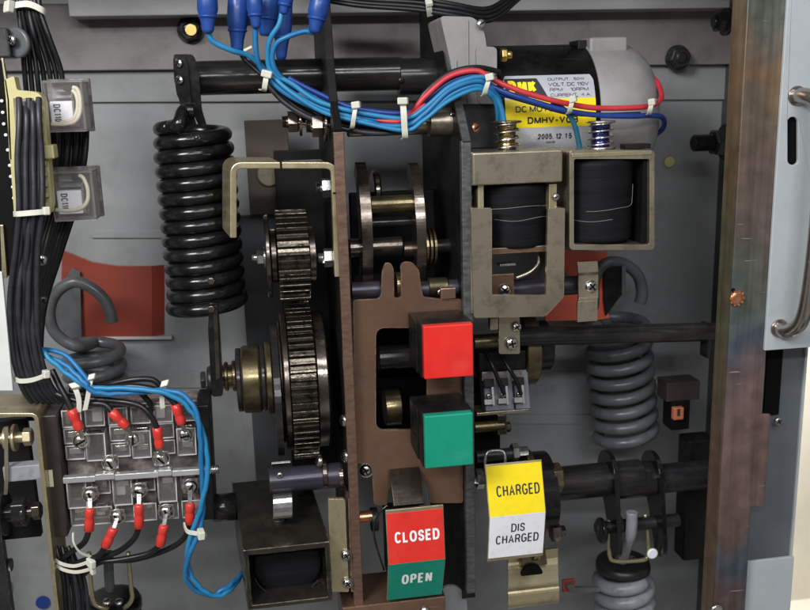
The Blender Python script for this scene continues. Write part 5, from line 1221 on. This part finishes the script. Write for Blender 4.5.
# red lugs with wires
def lug(label, a_, b_, Y0=8, tip=None, Y1=None):
    t = thing('crimp_terminal', label, 'terminal', P(*b_, Y0), 'red sleeved crimp terminals')
    A, B = P(*a_, Y0), P(*b_, Y1 if Y1 is not None else Y0); d = B-A; h = d.length
    mb = MB(); mb.lathe(A, d, [(0,3.6),(.8,4.9),(h*.45,5.0),(h*.52,4.3),(h*.6,4.3),(h*.68,5.0),(h*.94,4.7),(h,3.8)], 20); mb.build('sleeve', 'lug', t)
    if tip:
        mb = MB(); mb.strip([B-ux*2, P(*tip, 12)-ux*2], ux, 4, 1.4); mb.build('tongue', 'chrome', t)
lug('red sleeve at the upper left screw of the terminal block', (71,409),(80,430), tip=(82,438))
lug('tilted red sleeve second along the top of the terminal block', (111,411),(127,427), tip=(132,436))
lug('red sleeve pointing down to the inner upper screw', (157,427),(160,448), tip=(161,456))
lug('red sleeve at the upper right corner under the blue wires', (175,404),(182,424), tip=(185,432))
lug('red sleeve at the lower left screw of the terminal block', (89,531),(90,508), tip=(90,498))
lug('long red sleeve under the middle lower screw', (139,528),(139,504), tip=(139,494))
lug('red sleeve beside the blue wires at the lower right screw', (190,524),(190,503), tip=(190,490))
lug('tilted red sleeve hanging at the lower left below the block', (105,547),(114,528), tip=(117,518))
lug('tilted red sleeve hanging at the lower right below the block', (160,546),(164,525), tip=(166,514))
gT = 'black wires of the terminal block'
for lab_, pts in (
 ('black wire into the upper left red sleeve',[(52,370,20),(60,385,14),(66,398,10),(72,410,8)]),
 ('black wire into the second red sleeve on top',[(40,384,24),(62,396,16),(88,403,12),(104,405,10),(112,412,8)]),
 ('black wire arching to the inner upper red sleeve',[(50,394,22),(80,398,18),(115,401,12),(138,406,8),(150,416,6),(157,428,7)]),
 ('black wire arching over to the upper right red sleeve',[(70,390,24),(100,389,18),(130,386,14),(155,389,10),(168,396,9),(176,405,8)]),
 ('higher black wire arching behind the cable ties',[(84,392,30),(110,384,24),(135,380,20),(152,380,20),(160,386,20)]),
 ('dark wire end crossing behind the arches',[(140,392,30),(150,402,30),(152,410,34)]),
 ('black wire from the lower left red sleeve',[(89,530,8),(84,542,8),(72,552,14),(60,560,22)]),
 ('black wire from the tilted lower left red sleeve',[(106,545,8),(98,556,10),(80,562,16),(66,570,24)]),
 ('black wire from the middle lower red sleeve',[(139,527,8),(134,540,10),(118,552,14),(95,560,18),(72,572,24)]),
 ('black wire from the tilted lower right red sleeve',[(160,545,8),(148,554,12),(120,560,16),(92,564,20),(70,576,26)]),
 ('black wire from the lower right red sleeve',[(190,523,9),(184,538,12),(168,550,16),(135,560,20),(100,562,22),(78,580,28)]),
 ):
    wire('wire', lab_, pts, 4.0, 'blackw', group=gT)
for i in range(6):
    wire('wire','%s black wire from the left in the bundle leaving at the bottom left'%nmz[i],[(56+i*3,546+i%2*3,26),(60+i*3.4,562,20+(i%2)*5),(64+i*4.2,585,20+(i%3)*4),(68+i*4.4,640,26)],3.0,'greyw' if i%2 else 'blackw',group='black wires leaving at the bottom left')
tie('upper of two cable ties on the bottom left bundle', [(52,556,22),(60,563,12),(74,566,8),(88,562,10),(92,560,20)], head=(91,563,8), w=3.5, wd=(.1,0,1), hd=(10,12,7))
tie('lower of two cable ties on the bottom left bundle', [(53,562,22),(62,569,12),(76,572,8),(90,569,10),(94,566,20)], head=(93,571,9), w=3.5, wd=(.1,0,1), hd=(8,6,6))
tie('thin cable tie loop rising to the lower left screws', [(92,557,12),(80,552,4),(74,543,0),(73,533,4)], head=(73,534,6), w=2.6, wd=(.6,0,1), hd=(3,3,3))
tie('cable tie standing up beside the upper left red sleeve', [(92,374,8),(90,384,4),(88,396,4),(85,410,6)], head=(92,377,4), w=5, wd=(1,0,.2), hd=(8,7,6))
tie('short cable tie left of the standing one', [(72,384,12),(76,390,8),(79,400,8),(79,412,10)], head=(75,386,8), w=5, wd=(1,0,.2), hd=(10,8,7))
tie('cable tie loop by the right end of the wire arches', [(165,382,12),(163,390,8),(162,400,8),(163,408,10)], head=(165,384,9), w=5, wd=(1,0,.2), hd=(9,8,7))
# light blue pair around the right of the block
gU = 'light blue wire pair around the terminal block'
bp_path = spline([Vector(q) for q in [(34,347,22),(46,356,18),(62,366,12),(82,382,4),(95,390,3),(125,391,3),(160,391,0),(183,399,-2),(198,420,-6),(204,450,-7),(204,488,-6),(200,518,-4),(191,545,-6),(187,567,2),(193,584,6),(212,595,12),(228,589,20),(240,577,44),(250,562,80)]], 4)
def strand(ph):
    out = []
    for i, q in enumerate(bp_path):
        t_ = (bp_path[min(i+1,len(bp_path)-1)]-bp_path[max(i-1,0)]).normalized(); a_ = ph+i*.34
        out.append((q.x-t_.y*3.0*cos(a_), q.y+t_.x*3.0*cos(a_), q.z+3.0*sin(a_)))
    return out
wire('wire','outer light blue wire looping round the right end of the terminal block',strand(0),3.5,'lblue',group=gU,n=3)
wire('wire','inner light blue wire twisted with the outer one',strand(pi),3.4,'lblue2',group=gU,n=3)
wire('wire','short light blue wire joining the left loom',[(36,349,30),(52,350,24),(66,356,18),(78,368,10),(90,384,5)],3.2,'lblue',group=gU)
tie('cable tie on the blue pair at the lower right of the terminal block', [(184,524,6),(187,531,-6),(194,533,-12),(202,534,-12),(206,535,-4)], head=(201,534,-13), w=4.5, wd=(.1,0,1), hd=(10,11,8))

# ================================================================== LEFT FRAME BELOW
lf = thing('switch_housing', 'folded brass coloured frame at the lower left edge', 'frame', P(40,610,10))
L_ = [P(x,y,6) for x,y in fillet([(-30,415),(36,415),(60,640)],[0,6,0],5)]
MB().strip(L_, Y_, 58, 4).build('strap', 'zinc', lf, bevel=.8)
lfr = thing('operating_rod', 'white square rod entering the brass coloured frame', 'rod', P(20,480,20))
mb = MB(); mb.pbox(3,466,41,481,10,24); mb.build('bar', 'whitespring', lfr, bevel=1)
mb = MB(); mb.strip([P(4.5,427,8),P(5,480,8),P(4,494,10)], X_, 3.4, 3); mb.build('vertical_strip', 'zincdark', lfr)
def lbolt(px, py, r, label, mt='zinc'):
    p = P(px,py,22); mb = MB(); hexa(mb, p, X_, r, r*.9, a0=.2); mb.lathe(p-X_*24, X_, [(0,r*.6),(24,r*.6)], 20); 
    mb.lathe(p-X_*10, X_, [(0,r*1.5),(3,r*1.5)], 28); mb.lathe(p-X_*18, X_, [(0,r*1.3),(3,r*1.3)], 28)
    return mb.build('hex_bolt', mt, label=label, cat='bolt', bevel=.5)
lbolt(24,437,9,'greenish hex nut inside the left frame above the white rod')
lbolt(33,511,9,'brownish hex bolt inside the left frame below the white rod','oilsteel')
lbolt(14,512,15,'large dark collar bolt at the lower left edge below the white rod','shaft')
for i,(py,lb) in enumerate(((565,'upper black stud low at the left edge'),(589,'lower plated stud low at the left edge'))):
    p = P(8,py,60); mb = MB(); mb.cyl(p-X_*14, p+X_*4, 7, 18)
    for j in range(5): mb.lathe(p+X_*(-8+j*2.4), X_, [(0,5),(.8,6.6),(1.6,5)], 18)
    mb.build('stud_bolt', ['blacks','steel'][i], label=lb, cat='bolt', bevel=.3)
mb = MB(); mb.pbox(-20,420,34,540,70,80); mb.build('frame_back', 'darkplate', label='dark inner plate of the left frame', cat='plate', bevel=1)
mb = MB(); mb.pbox(-30,520,8,640,50,60); mb.build('dark_column', 'blacks', label='dark upright strip at the lower left edge', cat='plate', bevel=1)
mb = MB(); mb.lathe(P(43,602,BW-1), -Y_, [(0,9),(2,9)], 24); mb.build('blue_cap', 'dblue', label='small dark blue round cap on the back wall at the lower left', cat='cap')
# small brass hex screw between the loom and hook
mb = MB(); panhead(mb, P(42,260,60), (0,-1,0), 5.5); mb.build('panel_screw', ['steel','dark'], label='small screw right of the left loom above the hook spring', cat='screw')
mb = MB(); panhead(mb, P(44,300,60), (0,-1,0), 4); mb.build('panel_screw', ['blacks','dark'], label='small dark screw lower right of the left loom', cat='screw')

# ================================================================== LIGHT
def area(name, loc, look, size, size_y, power, col):
    l = bpy.data.lights.new(name, 'AREA'); l.shape = 'RECTANGLE'; l.size = size; l.size_y = size_y; l.energy = power; l.color = col
    o = bpy.data.objects.new(name, l); COL.objects.link(o); o.location = loc
    d = Vector(look)-Vector(loc); o.rotation_euler = d.to_track_quat('-Z','Y').to_euler(); return o
area('ceiling_lamp', (-.46,-.98,.52), (.24,.15,-.30), .5, .4, 22, (1,.985,.955))
area('ceiling_lamp', (.55,-1.5,1.1), (.5,.0,-.3), .7, .25, 7, (.96,.98,1))
area('highlight_tube', (.30,-1.45,.36), (.4,.1,-.25), 1.1, .07, 9.5, (.98,.99,1))  # tube lamp added for long highlights on the round metal parts
rl = area('room_wall_fill', (1.45,.45,.25), (1.15,.9,-.35), .3, .3, 22, (1,.98,.94)); rl.data.spread = radians(100)  # added lamp that brightens the cream room wall past the door
w = bpy.data.worlds.new('World'); scene.world = w; w.use_nodes = True
nt = w.node_tree; n = nt.nodes; L = nt.links; bg = n['Background']
tc = n.new('ShaderNodeTexCoord'); sx = n.new('ShaderNodeSeparateXYZ'); L.new(tc.outputs['Generated'], sx.inputs[0])
rp = n.new('ShaderNodeValToRGB'); L.new(sx.outputs[2], rp.inputs[0])
e = rp.color_ramp.elements; e[0].position = 0; e[0].color = (.62,.60,.56,1); e[1].position = 1; e[1].color = (.9,.93,1,1)
q = e.new(.25); q.color = (.45,.46,.48,1)
nz = n.new('ShaderNodeTexNoise'); nz.inputs['Scale'].default_value = 2.6; nz.inputs['Detail'].default_value = 3; L.new(tc.outputs['Generated'], nz.inputs['Vector'])  # soft blobs put into the surroundings so metal reflections vary
mr = n.new('ShaderNodeMapRange'); L.new(nz.outputs[0], mr.inputs[0]); mr.inputs[1].default_value = .38; mr.inputs[2].default_value = .64; mr.inputs[3].default_value = .12; mr.inputs[4].default_value = 2.5
mxw = n.new('ShaderNodeMixRGB'); mxw.blend_type = 'MULTIPLY'; mxw.inputs[0].default_value = 1; L.new(rp.outputs[0], mxw.inputs[1]); L.new(mr.outputs[0], mxw.inputs[2])
L.new(mxw.outputs[0], bg.inputs[0]); bg.inputs[1].default_value = .26
scene.view_settings.view_transform = 'Standard'; scene.view_settings.look = 'None'; scene.view_settings.exposure = 0; scene.view_settings.gamma = 1
scene.cycles.max_bounces = 10; scene.cycles.transparent_max_bounces = 16; scene.cycles.transmission_bounces = 10
scene.cycles.use_denoising = True
